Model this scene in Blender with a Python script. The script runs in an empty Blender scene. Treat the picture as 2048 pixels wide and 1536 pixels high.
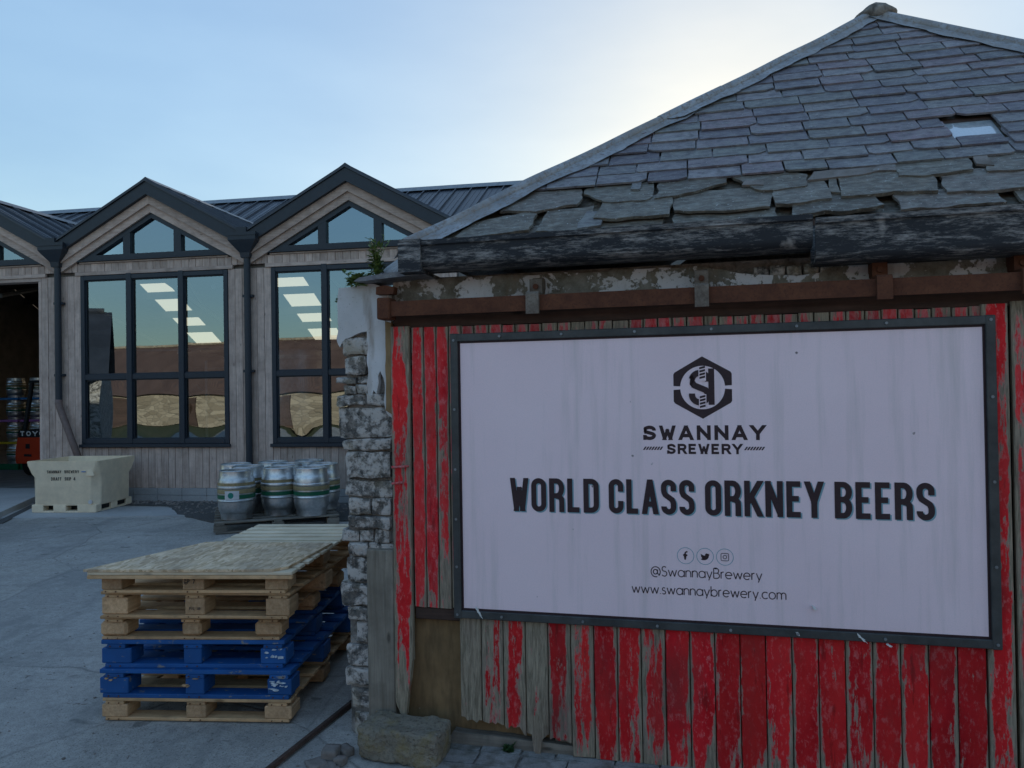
import bpy, bmesh, math, random
from mathutils import Vector, Matrix, noise, Euler
R = math.radians
rnd = random.Random(7)
sc = bpy.context.scene
COL = sc.collection

# ---------------------------------------------------------------- camera
cam_d = bpy.data.cameras.new('camera')
cam = bpy.data.objects.new('camera', cam_d)
COL.objects.link(cam)
cam_d.sensor_width = 36.0
cam_d.lens = 36.0 * 1540.0 / 2048.0
cam_d.clip_start = 0.05
cam_d.clip_end = 3000.0
pit, rol = R(0.6), R(0.9)
fwd = Vector((0, math.cos(pit), math.sin(pit)))
up0 = Vector((0, -math.sin(pit), math.cos(pit)))
rt = Vector((1, 0, 0)) * math.cos(rol) - up0 * math.sin(rol)
up = up0 * math.cos(rol) + Vector((1, 0, 0)) * math.sin(rol)
cam.matrix_world = Matrix(((rt.x, up.x, -fwd.x, 0), (rt.y, up.y, -fwd.y, 0), (rt.z, up.z, -fwd.z, 1.7), (0, 0, 0, 1)))
sc.camera = cam

# ---------------------------------------------------------------- sky and sun
SUN_EL, SUN_AZ = R(16.5), R(16.5)
world = bpy.data.worlds.new('World')
sc.world = world
world.use_nodes = True
wn = world.node_tree
sky = wn.nodes.new('ShaderNodeTexSky')
sky.sky_type = 'NISHITA'
sky.sun_disc = False
sky.sun_elevation = SUN_EL
sky.sun_rotation = SUN_AZ
sky.altitude = 20.0
sky.air_density = 1.0
sky.dust_density = 0.4
sky.ozone_density = 1.6
# haze evens the sky out: each direction keeps its hue, brightness goes as its square root
SG_ = 1.40
def wmath(op, a, b):
    n = wn.nodes.new('ShaderNodeVectorMath'); n.operation = op
    for i, v in enumerate((a, b)):
        if hasattr(v, 'links'): wn.links.new(v, n.inputs[i])
        else: n.inputs[i].default_value = v
    return n.outputs[1] if op == 'DOT_PRODUCT' else n.outputs[0]
lum = wmath('DOT_PRODUCT', sky.outputs[0], (0.2126, 0.7152, 0.0722))
pw_ = wn.nodes.new('ShaderNodeMath'); pw_.operation = 'POWER'; wn.links.new(lum, pw_.inputs[0]); pw_.inputs[1].default_value = 0.55
skc = wmath('DIVIDE', wmath('MULTIPLY', sky.outputs[0], (SG_ * .97, SG_, SG_ * .955)), pw_.outputs[0])
# thin high cloud veil, the same all round the sky
tc = wn.nodes.new('ShaderNodeTexCoord')
mp = wn.nodes.new('ShaderNodeMapping'); mp.inputs['Scale'].default_value = (1.0, 1.6, 3.4)
wn.links.new(tc.outputs['Generated'], mp.inputs['Vector'])
nz = wn.nodes.new('ShaderNodeTexNoise'); nz.inputs['Scale'].default_value = 1.7; nz.inputs['Detail'].default_value = 5; nz.inputs['Roughness'].default_value = 0.52
wn.links.new(mp.outputs[0], nz.inputs['Vector'])
rp = wn.nodes.new('ShaderNodeValToRGB')
rp.color_ramp.elements[0].position = 0.38; rp.color_ramp.elements[0].color = (0.96, 0.97, 0.985, 1)
rp.color_ramp.elements[1].position = 0.72; rp.color_ramp.elements[1].color = (1.16, 1.12, 1.07, 1)
wn.links.new(nz.outputs[0], rp.inputs[0])
skc = wmath('MULTIPLY', skc, rp.outputs[0])
bg = wn.nodes['Background']
wn.links.new(skc, bg.inputs[0])
bg.inputs[1].default_value = 0.15

sun_d = bpy.data.lights.new('sun', 'SUN')
sun = bpy.data.objects.new('sun', sun_d)
COL.objects.link(sun)
sun_d.energy = 5.0
sun_d.angle = R(0.53)
sun_d.color = (1.0, 0.86, 0.68)
sdir = Vector((math.sin(SUN_AZ) * math.cos(SUN_EL), math.cos(SUN_AZ) * math.cos(SUN_EL), math.sin(SUN_EL)))
sun.rotation_euler = sdir.to_track_quat('Z', 'Y').to_euler()
sun.location = (12, 40, 20)

sc.view_settings.view_transform = 'Standard'
sc.view_settings.look = 'None'
sc.view_settings.exposure = 0.7
sc.view_settings.gamma = 1.0
sc.view_settings.use_curve_mapping = False
sc.render.engine = 'CYCLES'
cy = sc.cycles
cy.use_denoising = True
try: cy.denoiser = 'OPENIMAGEDENOISE'
except Exception: pass
cy.max_bounces = 8; cy.diffuse_bounces = 4; cy.glossy_bounces = 4; cy.transmission_bounces = 4; cy.transparent_max_bounces = 12
cy.caustics_reflective = False; cy.caustics_refractive = False
cy.sample_clamp_indirect = 6.0

# ---------------------------------------------------------------- node helpers
class N:
    def __init__(s, name):
        s.m = bpy.data.materials.new(name); s.m.use_nodes = True
        s.t = s.m.node_tree
        s.b = s.t.nodes['Principled BSDF']; s.out = s.t.nodes['Material Output']
        s._c = None
    def new(s, ty, **k):
        n = s.t.nodes.new(ty)
        for a, v in k.items():
            if a.startswith('i_'):
                key = a[2:].replace('_', ' ')
                s.put(n.inputs[key] if key in n.inputs else n.inputs[int(key)], v)
            else: setattr(n, a, v)
        return n
    def put(s, sock, v):
        if hasattr(v, 'is_output') or hasattr(v, 'links'): s.t.links.new(v, sock)
        else: sock.default_value = v
    def coord(s, kind='Object', scale=(1, 1, 1), rot=(0, 0, 0), loc=None):
        c = s.t.nodes.new('ShaderNodeTexCoord')
        m = s.t.nodes.new('ShaderNodeMapping'); m.inputs['Scale'].default_value = scale; m.inputs['Rotation'].default_value = rot
        s.t.links.new(c.outputs[kind], m.inputs['Vector'])
        if loc is not None: s.put(m.inputs['Location'], loc)
        return m.outputs[0]
    def noise(s, vec, scale, detail=4, rough=0.55, dist=0.0):
        n = s.new('ShaderNodeTexNoise'); s.t.links.new(vec, n.inputs['Vector'])
        n.inputs['Scale'].default_value = scale; n.inputs['Detail'].default_value = detail
        n.inputs['Roughness'].default_value = rough; n.inputs['Distortion'].default_value = dist
        return n.outputs[0]
    def voro(s, vec, scale, feat='F1', out=0, rnd_=1.0):
        n = s.new('ShaderNodeTexVoronoi', feature=feat); s.t.links.new(vec, n.inputs['Vector'])
        n.inputs['Scale'].default_value = scale; n.inputs['Randomness'].default_value = rnd_
        return n.outputs[out]
    def ramp(s, fac, *stops, mode='LINEAR'):
        n = s.new('ShaderNodeValToRGB'); r = n.color_ramp; r.interpolation = mode
        while len(r.elements) < len(stops): r.elements.new(0.5)
        for e, (p, c) in zip(r.elements, stops):
            e.position = p
            e.color = (c, c, c, 1) if isinstance(c, (int, float)) else (*c, 1)
        s.put(n.inputs[0], fac)
        return n.outputs[0]
    def mix(s, f, a, b, mode='MIX'):
        n = s.new('ShaderNodeMix', data_type='RGBA', blend_type=mode)
        s.put(n.inputs[0], f)
        for i, v in ((6, a), (7, b)):
            s.put(n.inputs[i], (*v, 1) if isinstance(v, tuple) and len(v) == 3 else v)
        return n.outputs[2]
    def math(s, op, a, b=0.0, clamp=False):
        n = s.new('ShaderNodeMath', operation=op, use_clamp=clamp)
        s.put(n.inputs[0], a); s.put(n.inputs[1], b)
        return n.outputs[0]
    def oinfo(s, out='Random'):
        return s.new('ShaderNodeObjectInfo').outputs[out]
    def bump(s, h, strength=0.3, dist=0.01, prev=None):
        n = s.new('ShaderNodeBump'); n.inputs['Strength'].default_value = strength; n.inputs['Distance'].default_value = dist
        s.t.links.new(h, n.inputs['Height'])
        if prev is not None: s.t.links.new(prev, n.inputs['Normal'])
        return n.outputs[0]
    def fin(s, col, rough=0.8, normal=None, metal=0.0, spec=0.4):
        s.put(s.b.inputs['Base Color'], (*col, 1) if isinstance(col, tuple) and len(col) == 3 else col)
        s.put(s.b.inputs['Roughness'], rough); s.put(s.b.inputs['Metallic'], metal)
        s.put(s.b.inputs['Specular IOR Level'], spec)
        if normal is not None: s.t.links.new(normal, s.b.inputs['Normal'])
        return s.m

def jitter_col(n, col, amt=0.25):
    """small per-object brightness change"""
    r = n.oinfo('Random')
    k = n.math('ADD', n.math('MULTIPLY', r, amt * 2), 1 - amt)
    cmb = n.new('ShaderNodeCombineColor')
    for i in range(3): n.t.links.new(k, cmb.inputs[i])
    return n.mix(1.0, col, cmb.outputs[0], 'MULTIPLY')

def rand_loc(n, mul=(37., 19., 23.)):
    r = n.oinfo('Random'); c = n.new('ShaderNodeCombineXYZ')
    for i in range(3): n.t.links.new(n.math('MULTIPLY', r, mul[i]), c.inputs[i])
    return c.outputs[0]

# ---------------------------------------------------------------- materials
MT = {}
def wood(name, c0, c1, axis='z', grain=60, dirt=0.0, dirtc=(0.05, 0.045, 0.04), jit=0.2, rough=0.8, knots=True):
    n = N(name)
    st = {'z': (1, 1, 0.05), 'x': (0.05, 1, 1), 'y': (1, 0.05, 1)}[axis]
    v = n.coord('Object', st, loc=rand_loc(n))
    g = n.noise(v, grain, 5, 0.65, 0.4)
    col = n.mix(n.ramp(g, (0.3, 0.0), (0.72, 1.0)), c0, c1)
    v2 = n.coord('Object', (1, 1, 1), loc=rand_loc(n))
    big = n.noise(v2, 5, 4)
    col = n.mix(n.ramp(big, (0.42, 0.0), (0.75, 0.55)), col, tuple(x * 0.6 for x in c0))
    if dirt: col = n.mix(n.math('MULTIPLY', n.ramp(n.noise(v2, 14, 5, 0.7), (0.45, 0.0), (0.75, 1.0)), dirt), col, dirtc)
    if knots:
        vk = n.coord('Object', tuple(1.0 if s == 1 else 0.35 for s in st), loc=rand_loc(n))
        k = n.voro(vk, 9)
        col = n.mix(n.ramp(k, (0.05, 0.75), (0.11, 0.0)), col, tuple(x * 0.35 for x in c0))
    col = jitter_col(n, col, jit)
    nb = n.bump(g, 0.35, 0.003)
    MT[name] = n.fin(col, rough, nb, spec=0.25)
wood('larch', (0.44, 0.32, 0.265), (0.67, 0.53, 0.455), 'z', 45, 0.25, (0.12, 0.10, 0.10), 0.16)
wood('larch_h', (0.44, 0.32, 0.265), (0.67, 0.53, 0.455), 'x', 45, 0.25, (0.12, 0.10, 0.10), 0.12)
wood('pallet_wood', (0.44, 0.255, 0.125), (0.70, 0.455, 0.255), 'x', 50, 0.45, (0.10, 0.075, 0.05), 0.22)
wood('pallet_block', (0.43, 0.25, 0.13), (0.66, 0.43, 0.25), 'y', 70, 0.35, (0.09, 0.07, 0.05), 0.22)
wood('pallet_grey', (0.16, 0.14, 0.115), (0.27, 0.24, 0.20), 'x', 50, 0.5, (0.06, 0.055, 0.05), 0.2)
wood('fresh_wood', (0.68, 0.54, 0.37), (0.86, 0.73, 0.55), 'x', 35, 0.12, (0.25, 0.2, 0.14), 0.1)
wood('grey_timber', (0.17, 0.145, 0.115), (0.31, 0.27, 0.22), 'z', 60, 0.3, (0.07, 0.06, 0.05), 0.1)
wood('sill_timber', (0.14, 0.12, 0.10), (0.33, 0.29, 0.24), 'x', 40, 0.4, (0.05, 0.045, 0.04), 0.1)
wood('brown_timber', (0.055, 0.035, 0.028), (0.12, 0.07, 0.055), 'x', 40, 0.4, (0.03, 0.025, 0.02), 0.1)

# blue pallet paint, chipped
n = N('blue_paint')
v = n.coord('Object', (1, 1, 1), loc=rand_loc(n))
m1 = n.noise(v, 16, 6, 0.7)
m2 = n.noise(n.coord('Object', (0.15, 1, 1), loc=rand_loc(n)), 40, 4)
f = n.ramp(n.math('ADD', n.math('MULTIPLY', m1, 0.7), n.math('MULTIPLY', m2, 0.3)), (0.575, 0.0), (0.62, 0.9))
col = n.mix(n.noise(v, 6, 4), (0.004, 0.045, 0.16), (0.012, 0.115, 0.36))
col = n.mix(f, col, (0.24, 0.22, 0.19))
MT['blue_paint'] = n.fin(jitter_col(n, col, 0.18), 0.6, n.bump(m1, 0.3, 0.003))

# plywood / OSB sheet
n = N('osb_sheet')
v = n.coord('Object', (1, 1, 1), (0, 0, 0.6))
vs = n.coord('Object', (1, 0.28, 1), (0, 0, 0.9))
c1 = n.voro(vs, 62, 'F1', 1)
sep = n.new('ShaderNodeSeparateColor'); n.t.links.new(c1, sep.inputs[0])
col = n.ramp(sep.outputs[0], (0.0, (0.46, 0.30, 0.165)), (0.4, (0.68, 0.485, 0.30)), (1.0, (0.85, 0.65, 0.45)))
col = n.mix(n.ramp(n.noise(v, 3.2, 5, 0.65), (0.40, 0.0), (0.68, 0.8)), col, (0.32, 0.235, 0.165))
col = n.mix(n.ramp(n.noise(v, 60, 3), (0.68, 0.0), (0.75, 0.9)), col, (0.07, 0.055, 0.04))
MT['osb'] = n.fin(col, 0.75, n.bump(sep.outputs[0], 0.25, 0.002))

# red peeling paint on planks; object colour red channel = paint cover, green = pale primer
n = N('peeling_red_paint')
oc = n.oinfo('Color'); so = n.new('ShaderNodeSeparateColor'); n.t.links.new(oc, so.inputs[0])
v = n.coord('Object', (1, 1, 0.16), loc=rand_loc(n))
vi = n.coord('Object', (1, 1, 0.5), loc=rand_loc(n))
uvn = n.new('ShaderNodeUVMap'); su = n.new('ShaderNodeSeparateXYZ'); n.t.links.new(uvn.outputs[0], su.inputs[0])
edge = n.math('ABSOLUTE', n.math('SUBTRACT', su.outputs[0], 0.5))
edge = n.ramp(edge, (0.30, 0.0), (0.5, 0.17))
endw = n.ramp(su.outputs[1], (0.0, 0.10), (0.25, 0.0), (0.93, 0.0), (1.0, 0.08))
g = n.noise(v, 13, 6, 0.6, 0.6)
g2 = n.noise(n.coord('Object', (1, 1, 0.3), loc=rand_loc(n)), 55, 6, 0.72)
hgt = n.math('ADD', n.math('MULTIPLY', g, 0.66), n.math('MULTIPLY', g2, 0.34))
thr = n.math('SUBTRACT', n.math('SUBTRACT', n.math('ADD', hgt, n.math('SUBTRACT', so.outputs[0], 0.5)), edge), endw)
fine = n.noise(n.coord('Object', (1, 1, 0.1), loc=rand_loc(n)), 90, 6, 0.7, 0.5)
thr = n.math('ADD', thr, n.math('MULTIPLY', n.math('SUBTRACT', fine, 0.5), 0.16))
paint = n.ramp(thr, (0.478, 0.0), (0.520, 1.0))
wcol = n.mix(n.ramp(fine, (0.32, 0.0), (0.7, 1.0)), (0.14, 0.115, 0.082), (0.44, 0.37, 0.275))
wcol = n.mix(n.ramp(n.noise(vi, 5, 3), (0.5, 0.0), (0.8, 0.5)), wcol, (0.32, 0.24, 0.21))
rcol = n.mix(n.ramp(n.noise(vi, 9, 5, 0.65), (0.3, 0.0), (0.75, 1.0)), (0.42, 0.008, 0.013), (0.70, 0.020, 0.030))
rcol = n.mix(n.ramp(n.noise(vi, 48, 5, 0.7), (0.53, 0.0), (0.66, 0.75)), rcol, (0.62, 0.17, 0.17))
rcol = n.mix(n.ramp(n.noise(n.coord('Object', (1, 1, 0.35), loc=rand_loc(n)), 4.5, 4, 0.6), (0.38, 0.0), (0.66, 0.55)), rcol, (0.70, 0.035, 0.030))
rcol = jitter_col(n, rcol, 0.24)
rcol = n.mix(n.ramp(n.noise(v, 26, 5, 0.7), (0.60, 0.0), (0.68, 0.6)), rcol, (0.16, 0.012, 0.012))
rcol = n.mix(n.math('MULTIPLY', so.outputs[1], n.ramp(g2, (0.4, 0.0), (0.6, 0.8))), rcol, (0.55, 0.30, 0.30))
lip = n.ramp(thr, (0.470, 0.0), (0.498, 1.0), (0.525, 0.0))
col = n.mix(paint, wcol, rcol)
col = n.mix(n.math('MULTIPLY', lip, 0.6), col, (0.50, 0.27, 0.24))
col = n.mix(n.ramp(n.noise(n.coord('Object', (1, 1, 0.5)), 3.0, 6, 0.65), (0.50, 0.0), (0.72, 0.5)), col, (0.085, 0.05, 0.045))
hsum = n.math('ADD', n.math('MULTIPLY', paint, 0.55), n.math('MULTIPLY', fine, 0.45))
MT['red_paint'] = n.fin(col, n.mix(paint, (0.85, 0.85, 0.85), (0.55, 0.62, 0.62)), n.bump(hsum, 0.6, 0.003), spec=0.12)

# slates
def slate(name, cs, lich=0.6):
    n = N(name)
    r = n.oinfo('Random')
    base = n.ramp(r, *[(i / (len(cs) - 1), c) for i, c in enumerate(cs)])
    v = n.coord('Object', (1, 1, 1), loc=rand_loc(n))
    g = n.noise(v, 15, 7, 0.72, 0.5); g2 = n.noise(n.coord('Object', (0.4, 1, 1), loc=rand_loc(n)), 42, 5, 0.65)
    col = n.mix(n.ramp(g, (0.32, 0.15), (0.66, 1.0)), tuple(x * 0.4 for x in cs[0]), jitter_col(n, base, 0.22))
    col = n.mix(n.ramp(g2, (0.50, 0.0), (0.64, lich * 0.7)), col, (0.30, 0.30, 0.265))
    col = n.mix(n.ramp(g2, (0.34, 0.6), (0.46, 0.0)), col, tuple(x * 0.35 for x in cs[0]))
    col = n.mix(n.ramp(n.noise(v, 75, 3, 0.5), (0.665, 0.0), (0.72, lich)), col, (0.52, 0.52, 0.50))
    b = n.bump(g2, 0.8, 0.006, n.bump(g, 0.7, 0.012))
    MT[name] = n.fin(col, n.mix(g, (0.42, 0.42, 0.42), (0.72, 0.72, 0.72)), b, spec=0.5)
slate('slate', [(0.22, 0.19, 0.22), (0.27, 0.25, 0.29), (0.24, 0.24, 0.245), (0.31, 0.24, 0.27), (0.27, 0.26, 0.27), (0.21, 0.21, 0.19), (0.33, 0.30, 0.32)])
slate('flagstone', [(0.185, 0.155, 0.122), (0.245, 0.205, 0.16), (0.21, 0.185, 0.15), (0.23, 0.19, 0.17)], 0.9)

# lime stone rubble
n = N('rubble_stone')
v = n.coord('Object', (1, 1, 1)); vr = n.coord('Object', (1, 1, 1), loc=rand_loc(n))
g = n.noise(v, 9, 7, 0.68, 0.5); g2 = n.noise(v, 38, 6, 0.7); r = n.oinfo('Random')
base = n.ramp(r, (0.0, (0.15, 0.13, 0.115)), (0.35, (0.23, 0.205, 0.18)), (0.7, (0.18, 0.17, 0.16)), (1.0, (0.30, 0.265, 0.22)))
col = n.mix(n.ramp(g2, (0.35, 0.0), (0.6, 1.0)), (0.05, 0.05, 0.05), base)
mask = n.math('ADD', n.math('MULTIPLY', g, 0.6), n.math('MULTIPLY', n.noise(v, 24, 6, 0.72), 0.4))
col = n.mix(n.ramp(mask, (0.465, 0.0), (0.535, 0.9)), col, (0.56, 0.51, 0.47))
col = n.mix(n.ramp(n.noise(v, 5, 4), (0.55, 0.0), (0.7, 0.5)), col, (0.30, 0.24, 0.14))
col = n.mix(n.ramp(n.noise(vr, 60, 4, 0.6), (0.62, 0.0), (0.7, 0.8)), col, (0.03, 0.03, 0.03))
MT['rubble'] = n.fin(col, 0.9, n.bump(mask, 0.7, 0.02, n.bump(g2, 0.6, 0.01)), spec=0.2)

# lime mortar / wall core
n = N('lime_mortar')
v = n.coord('Object'); g = n.noise(v, 12, 7, 0.7, 0.3); g2 = n.noise(v, 60, 5, 0.7)
col = n.mix(n.ramp(g, (0.35, 0.0), (0.62, 1.0)), (0.11, 0.10, 0.09), (0.36, 0.33, 0.30))
MT['mortar'] = n.fin(col, 0.95, n.bump(g, 0.9, 0.03, n.bump(g2, 0.5, 0.006)), spec=0.15)

# flaking whitewash
n = N('flaking_whitewash')
v = n.coord('Object'); g = n.noise(v, 7, 7, 0.62, 0.4); g2 = n.noise(v, 50, 5, 0.65); g3 = n.noise(v, 3, 4)
under = n.mix(n.ramp(n.noise(v, 16, 6, 0.7), (0.35, 0.0), (0.65, 1.0)), (0.13, 0.115, 0.085), (0.27, 0.25, 0.21))
white = n.mix(n.ramp(g3, (0.4, 0.0), (0.7, 1.0)), (0.66, 0.64, 0.64), (0.50, 0.48, 0.46))
oc = n.oinfo('Color'); so = n.new('ShaderNodeSeparateColor'); n.t.links.new(oc, so.inputs[0])
th = n.math('ADD', n.math('ADD', n.math('MULTIPLY', g, 0.75), n.math('MULTIPLY', g2, 0.25)), n.math('SUBTRACT', so.outputs[0], 0.5))
w = n.ramp(th, (0.49, 0.0), (0.51, 1.0))
col = n.mix(w, under, white)
col = n.mix(n.ramp(n.noise(n.coord('Object', (1, 1, 0.2)), 11, 5), (0.56, 0.0), (0.72, 0.6)), col, (0.20, 0.13, 0.07))
col = n.mix(n.ramp(n.noise(v, 120, 3), (0.66, 0.0), (0.72, 0.6)), col, (0.06, 0.05, 0.05))
MT['whitewash'] = n.fin(col, 0.9, n.bump(n.math('ADD', n.math('MULTIPLY', w, 0.5), n.math('MULTIPLY', g2, 0.5)), 0.6, 0.006), spec=0.2)

# worn black gutter
n = N('worn_black_paint')
v = n.coord('Object', (0.22, 1, 1)); g = n.noise(v, 11, 8, 0.78, 0.3); g2 = n.noise(n.coord('Object', (0.16, 1, 1)), 85, 6, 0.8)
th = n.math('ADD', n.math('MULTIPLY', g, 0.6), n.math('MULTIPLY', g2, 0.4))
w = n.ramp(th, (0.485, 0.0), (0.60, 0.95))
col = n.mix(w, (0.022, 0.024, 0.029), n.mix(n.noise(v, 30, 4), (0.22, 0.20, 0.18), (0.52, 0.49, 0.47)))
col = n.mix(n.ramp(n.noise(n.coord('Object', (1, 1, 1)), 6, 4), (0.64, 0.0), (0.70, 0.7)), col, n.mix(g2, (0.20, 0.17, 0.15), (0.52, 0.49, 0.46)))
MT['gutter'] = n.fin(col, 0.7, n.bump(w, 0.5, 0.003, n.bump(g2, 0.3, 0.002)), spec=0.35)

# rust
def rust(name, a, b, c):
    n = N(name)
    v = n.coord('Object'); g = n.noise(v, 14, 6, 0.7); g2 = n.noise(v, 110, 5, 0.7)
    col = n.mix(n.ramp(g, (0.3, 0.0), (0.7, 1.0)), a, b)
    col = n.mix(n.ramp(g2, (0.52, 0.0), (0.7, 0.7)), col, c)
    MT[name] = n.fin(col, 0.9, n.bump(g2, 0.6, 0.003), spec=0.2)
rust('rust', (0.085, 0.034, 0.022), (0.165, 0.066, 0.036), (0.055, 0.025, 0.02))
rust('rust_plate', (0.10, 0.075, 0.06), (0.26, 0.22, 0.18), (0.06, 0.04, 0.035))

# lead hip flashing
n = N('hip_flashing')
v = n.coord('Object'); g = n.noise(v, 8, 6, 0.6); g2 = n.noise(v, 45, 5, 0.7)
col = n.mix(n.ramp(g, (0.3, 0.0), (0.7, 1.0)), (0.24, 0.245, 0.255), (0.44, 0.445, 0.46))
col = n.mix(n.ramp(g2, (0.48, 0.0), (0.62, 0.75)), col, (0.22, 0.165, 0.13))
col = n.mix(n.ramp(n.noise(v, 3.0, 5, 0.7), (0.46, 0.0), (0.62, 0.6)), col, (0.30, 0.255, 0.22))
MT['flashing'] = n.fin(col, 0.55, n.bump(g2, 0.35, 0.004, n.bump(g, 0.5, 0.01)), metal=0.25, spec=0.4)

def plain(name, col, rough=0.5, metal=0.0, var=0.12, sc_=18, bs=0.15, bd=0.003, spec=0.4, jit=0.0):
    n = N(name)
    v = n.coord('Object'); g = n.noise(v, sc_, 5, 0.65); g2 = n.noise(v, sc_ * 6, 4, 0.6)
    c = n.mix(n.ramp(g, (0.3, 0.0), (0.7, 1.0)), tuple(x * (1 - var) for x in col), tuple(min(1, x * (1 + var)) for x in col))
    if jit: c = jitter_col(n, c, jit)
    rr = n.math('ADD', n.math('MULTIPLY', g2, 0.16), rough - 0.08)
    MT[name] = n.fin(c, rr, n.bump(g2, bs, bd), metal, spec)
plain('anthracite', (0.022, 0.030, 0.042), 0.45, 0, 0.15)
plain('roof_metal', (0.042, 0.048, 0.062), 0.40, 0.25, 0.2, 4, spec=0.5, jit=0.15)
plain('steel', (0.60, 0.60, 0.60), 0.36, 1.0, 0.16, 25, 0.2, 0.002, jit=0.12)
plain('steel_dull', (0.40, 0.40, 0.40), 0.42, 1.0, 0.2, 14, 0.2, 0.002)
plain('galv', (0.23, 0.25, 0.265), 0.5, 0.6, 0.3, 12, 0.2)
plain('sign_frame', (0.062, 0.066, 0.066), 0.5, 0.3, 0.35, 9, 0.2)
plain('ink', (0.035, 0.016, 0.020), 0.55, 0, 0.25, 60, 0.05)
plain('ink_teal', (0.22, 0.38, 0.44), 0.6, 0, 0.1)
plain('band_green', (0.01, 0.11, 0.055), 0.45, 0, 0.15)
plain('band_tan', (0.30, 0.23, 0.12), 0.5, 0.2, 0.2)
plain('label_white', (0.62, 0.60, 0.60), 0.6)
plain('label_teal', (0.01, 0.20, 0.15), 0.5)
plain('plastic_beige', (0.86, 0.70, 0.50), 0.6, 0, 0.12, 6, 0.25, 0.004)
plain('plastic_blue', (0.03, 0.20, 0.48), 0.5)
plain('plastic_purple', (0.42, 0.16, 0.42), 0.5)
plain('plastic_yellow', (0.62, 0.44, 0.02), 0.5)
plain('plastic_green', (0.01, 0.16, 0.07), 0.5)
plain('forklift_red', (0.55, 0.055, 0.018), 0.4, 0, 0.1, 5)
plain('black_rubber', (0.012, 0.013, 0.015), 0.6)
plain('white_paint', (0.75, 0.75, 0.74), 0.5)
plain('copper_pipe', (0.17, 0.115, 0.10), 0.55, 0, 0.2)
plain('interior_wall', (0.20, 0.185, 0.17), 0.9, 0, 0.25, 3)
plain('interior_roof', (0.12, 0.11, 0.10), 0.9, 0, 0.2, 3)
plain('pipe_grey', (0.42, 0.41, 0.40), 0.4, 0.6)
plain('shadow_void', (0.012, 0.011, 0.010), 0.95)
plain('marker', (0.03, 0.025, 0.025), 0.7)
plain('tarmac_gravel', (0.13, 0.125, 0.12), 0.95, 0, 0.5, 60, 0.9, 0.02)
plain('shaded_slate', (0.030, 0.034, 0.044), 0.5, 0, 0.3, 2, 0.6, 0.03)  # shade put into the slate colour; the outhouse roof faces the sun
plain('scuff', (0.50, 0.55, 0.60), 0.7, 0, 0.4, 40)
plain('dropping', (0.72, 0.72, 0.70), 0.8)

# rough concrete block / plinth
def concrete(name, a, b, moss=None, agg=0.5, big=2.0, bs=0.4, ags=26):
    n = N(name)
    v = n.coord('Object'); g = n.noise(v, big, 6, 0.6, 0.2); g2 = n.noise(v, big * ags, 5, 0.7)
    col = n.mix(n.ramp(g, (0.3, 0.0), (0.7, 1.0)), a, b)
    col = n.mix(n.ramp(g2, (0.5, 0.0), (0.72, agg)), col, tuple(x * 0.42 for x in a))
    if moss: col = n.mix(n.ramp(n.noise(v, big * 2.2, 5, 0.65), (0.48, 0.0), (0.66, 0.75)), col, moss)
    MT[name] = n.fin(col, 0.92, n.bump(g2, bs, 0.012, n.bump(g, 0.3, 0.03)), spec=0.2)
concrete('block_concrete', (0.22, 0.19, 0.145), (0.34, 0.30, 0.24), (0.26, 0.20, 0.09), 1.0, 5, 1.0, 13)
concrete('plinth_concrete', (0.30, 0.30, 0.30), (0.42, 0.42, 0.42), None, 0.3, 2.0, 0.25)
concrete('slab_concrete', (0.36, 0.355, 0.35), (0.50, 0.49, 0.48), None, 0.3, 0.8, 0.25)
concrete('flag_paving', (0.22, 0.21, 0.20), (0.40, 0.39, 0.38), (0.12, 0.11, 0.085), 0.6, 5, 0.6)
concrete('pebble', (0.17, 0.145, 0.125), (0.33, 0.29, 0.27), None, 0.4, 9, 0.4)

# brown rotten board behind the door
n = N('stained_board')
v = n.coord('Object'); g = n.noise(v, 4, 5, 0.6); g2 = n.noise(n.coord('Object', (1, 1, 0.2)), 30, 5, 0.6)
col = n.mix(n.ramp(g, (0.3, 0.0), (0.7, 1.0)), (0.19, 0.12, 0.058), (0.33, 0.215, 0.11))
col = n.mix(n.ramp(g2, (0.45, 0.0), (0.7, 0.55)), col, (0.07, 0.05, 0.03))
col = n.mix(n.ramp(n.noise(v, 28, 3), (0.74, 0.0), (0.77, 0.9)), col, (0.55, 0.52, 0.5))
MT['stained_board'] = n.fin(col, 0.85, n.bump(g2, 0.3, 0.003), spec=0.2)

# sign face: faintly soiled white with specks
n = N('sign_white')
v = n.coord('Object'); g = n.noise(v, 1.6, 4, 0.6); g2 = n.noise(v, 300, 3, 0.6)
col = n.mix(n.ramp(g, (0.3, 0.0), (0.7, 1.0)), (0.91, 0.70, 0.745), (0.96, 0.755, 0.795))
col = n.mix(n.ramp(g2, (0.4, 0.0), (0.75, 0.25)), col, (0.50, 0.49, 0.52))
wn_ = n.noise(v, 30, 3, 0.6)
vv = n.new('ShaderNodeVectorMath', operation='ADD'); n.t.links.new(v, vv.inputs[0])
wsc = n.new('ShaderNodeVectorMath', operation='SCALE'); 
nc = n.new('ShaderNodeTexNoise'); n.t.links.new(v, nc.inputs['Vector']); nc.inputs['Scale'].default_value = 70
n.t.links.new(nc.outputs['Color'], wsc.inputs[0]); wsc.inputs['Scale'].default_value = 0.012
n.t.links.new(wsc.outputs[0], vv.inputs[1])
sp = n.voro(vv.outputs[0], 11.0)
spsel = n.voro(vv.outputs[0], 11.0, 'F1', 1)
ss = n.new('ShaderNodeSeparateColor'); n.t.links.new(spsel, ss.inputs[0])
spot = n.math('MULTIPLY', n.ramp(sp, (0.05, 1.0), (0.085, 0.0)), n.ramp(ss.outputs[0], (0.80, 0.0), (0.82, 1.0)))
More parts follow.
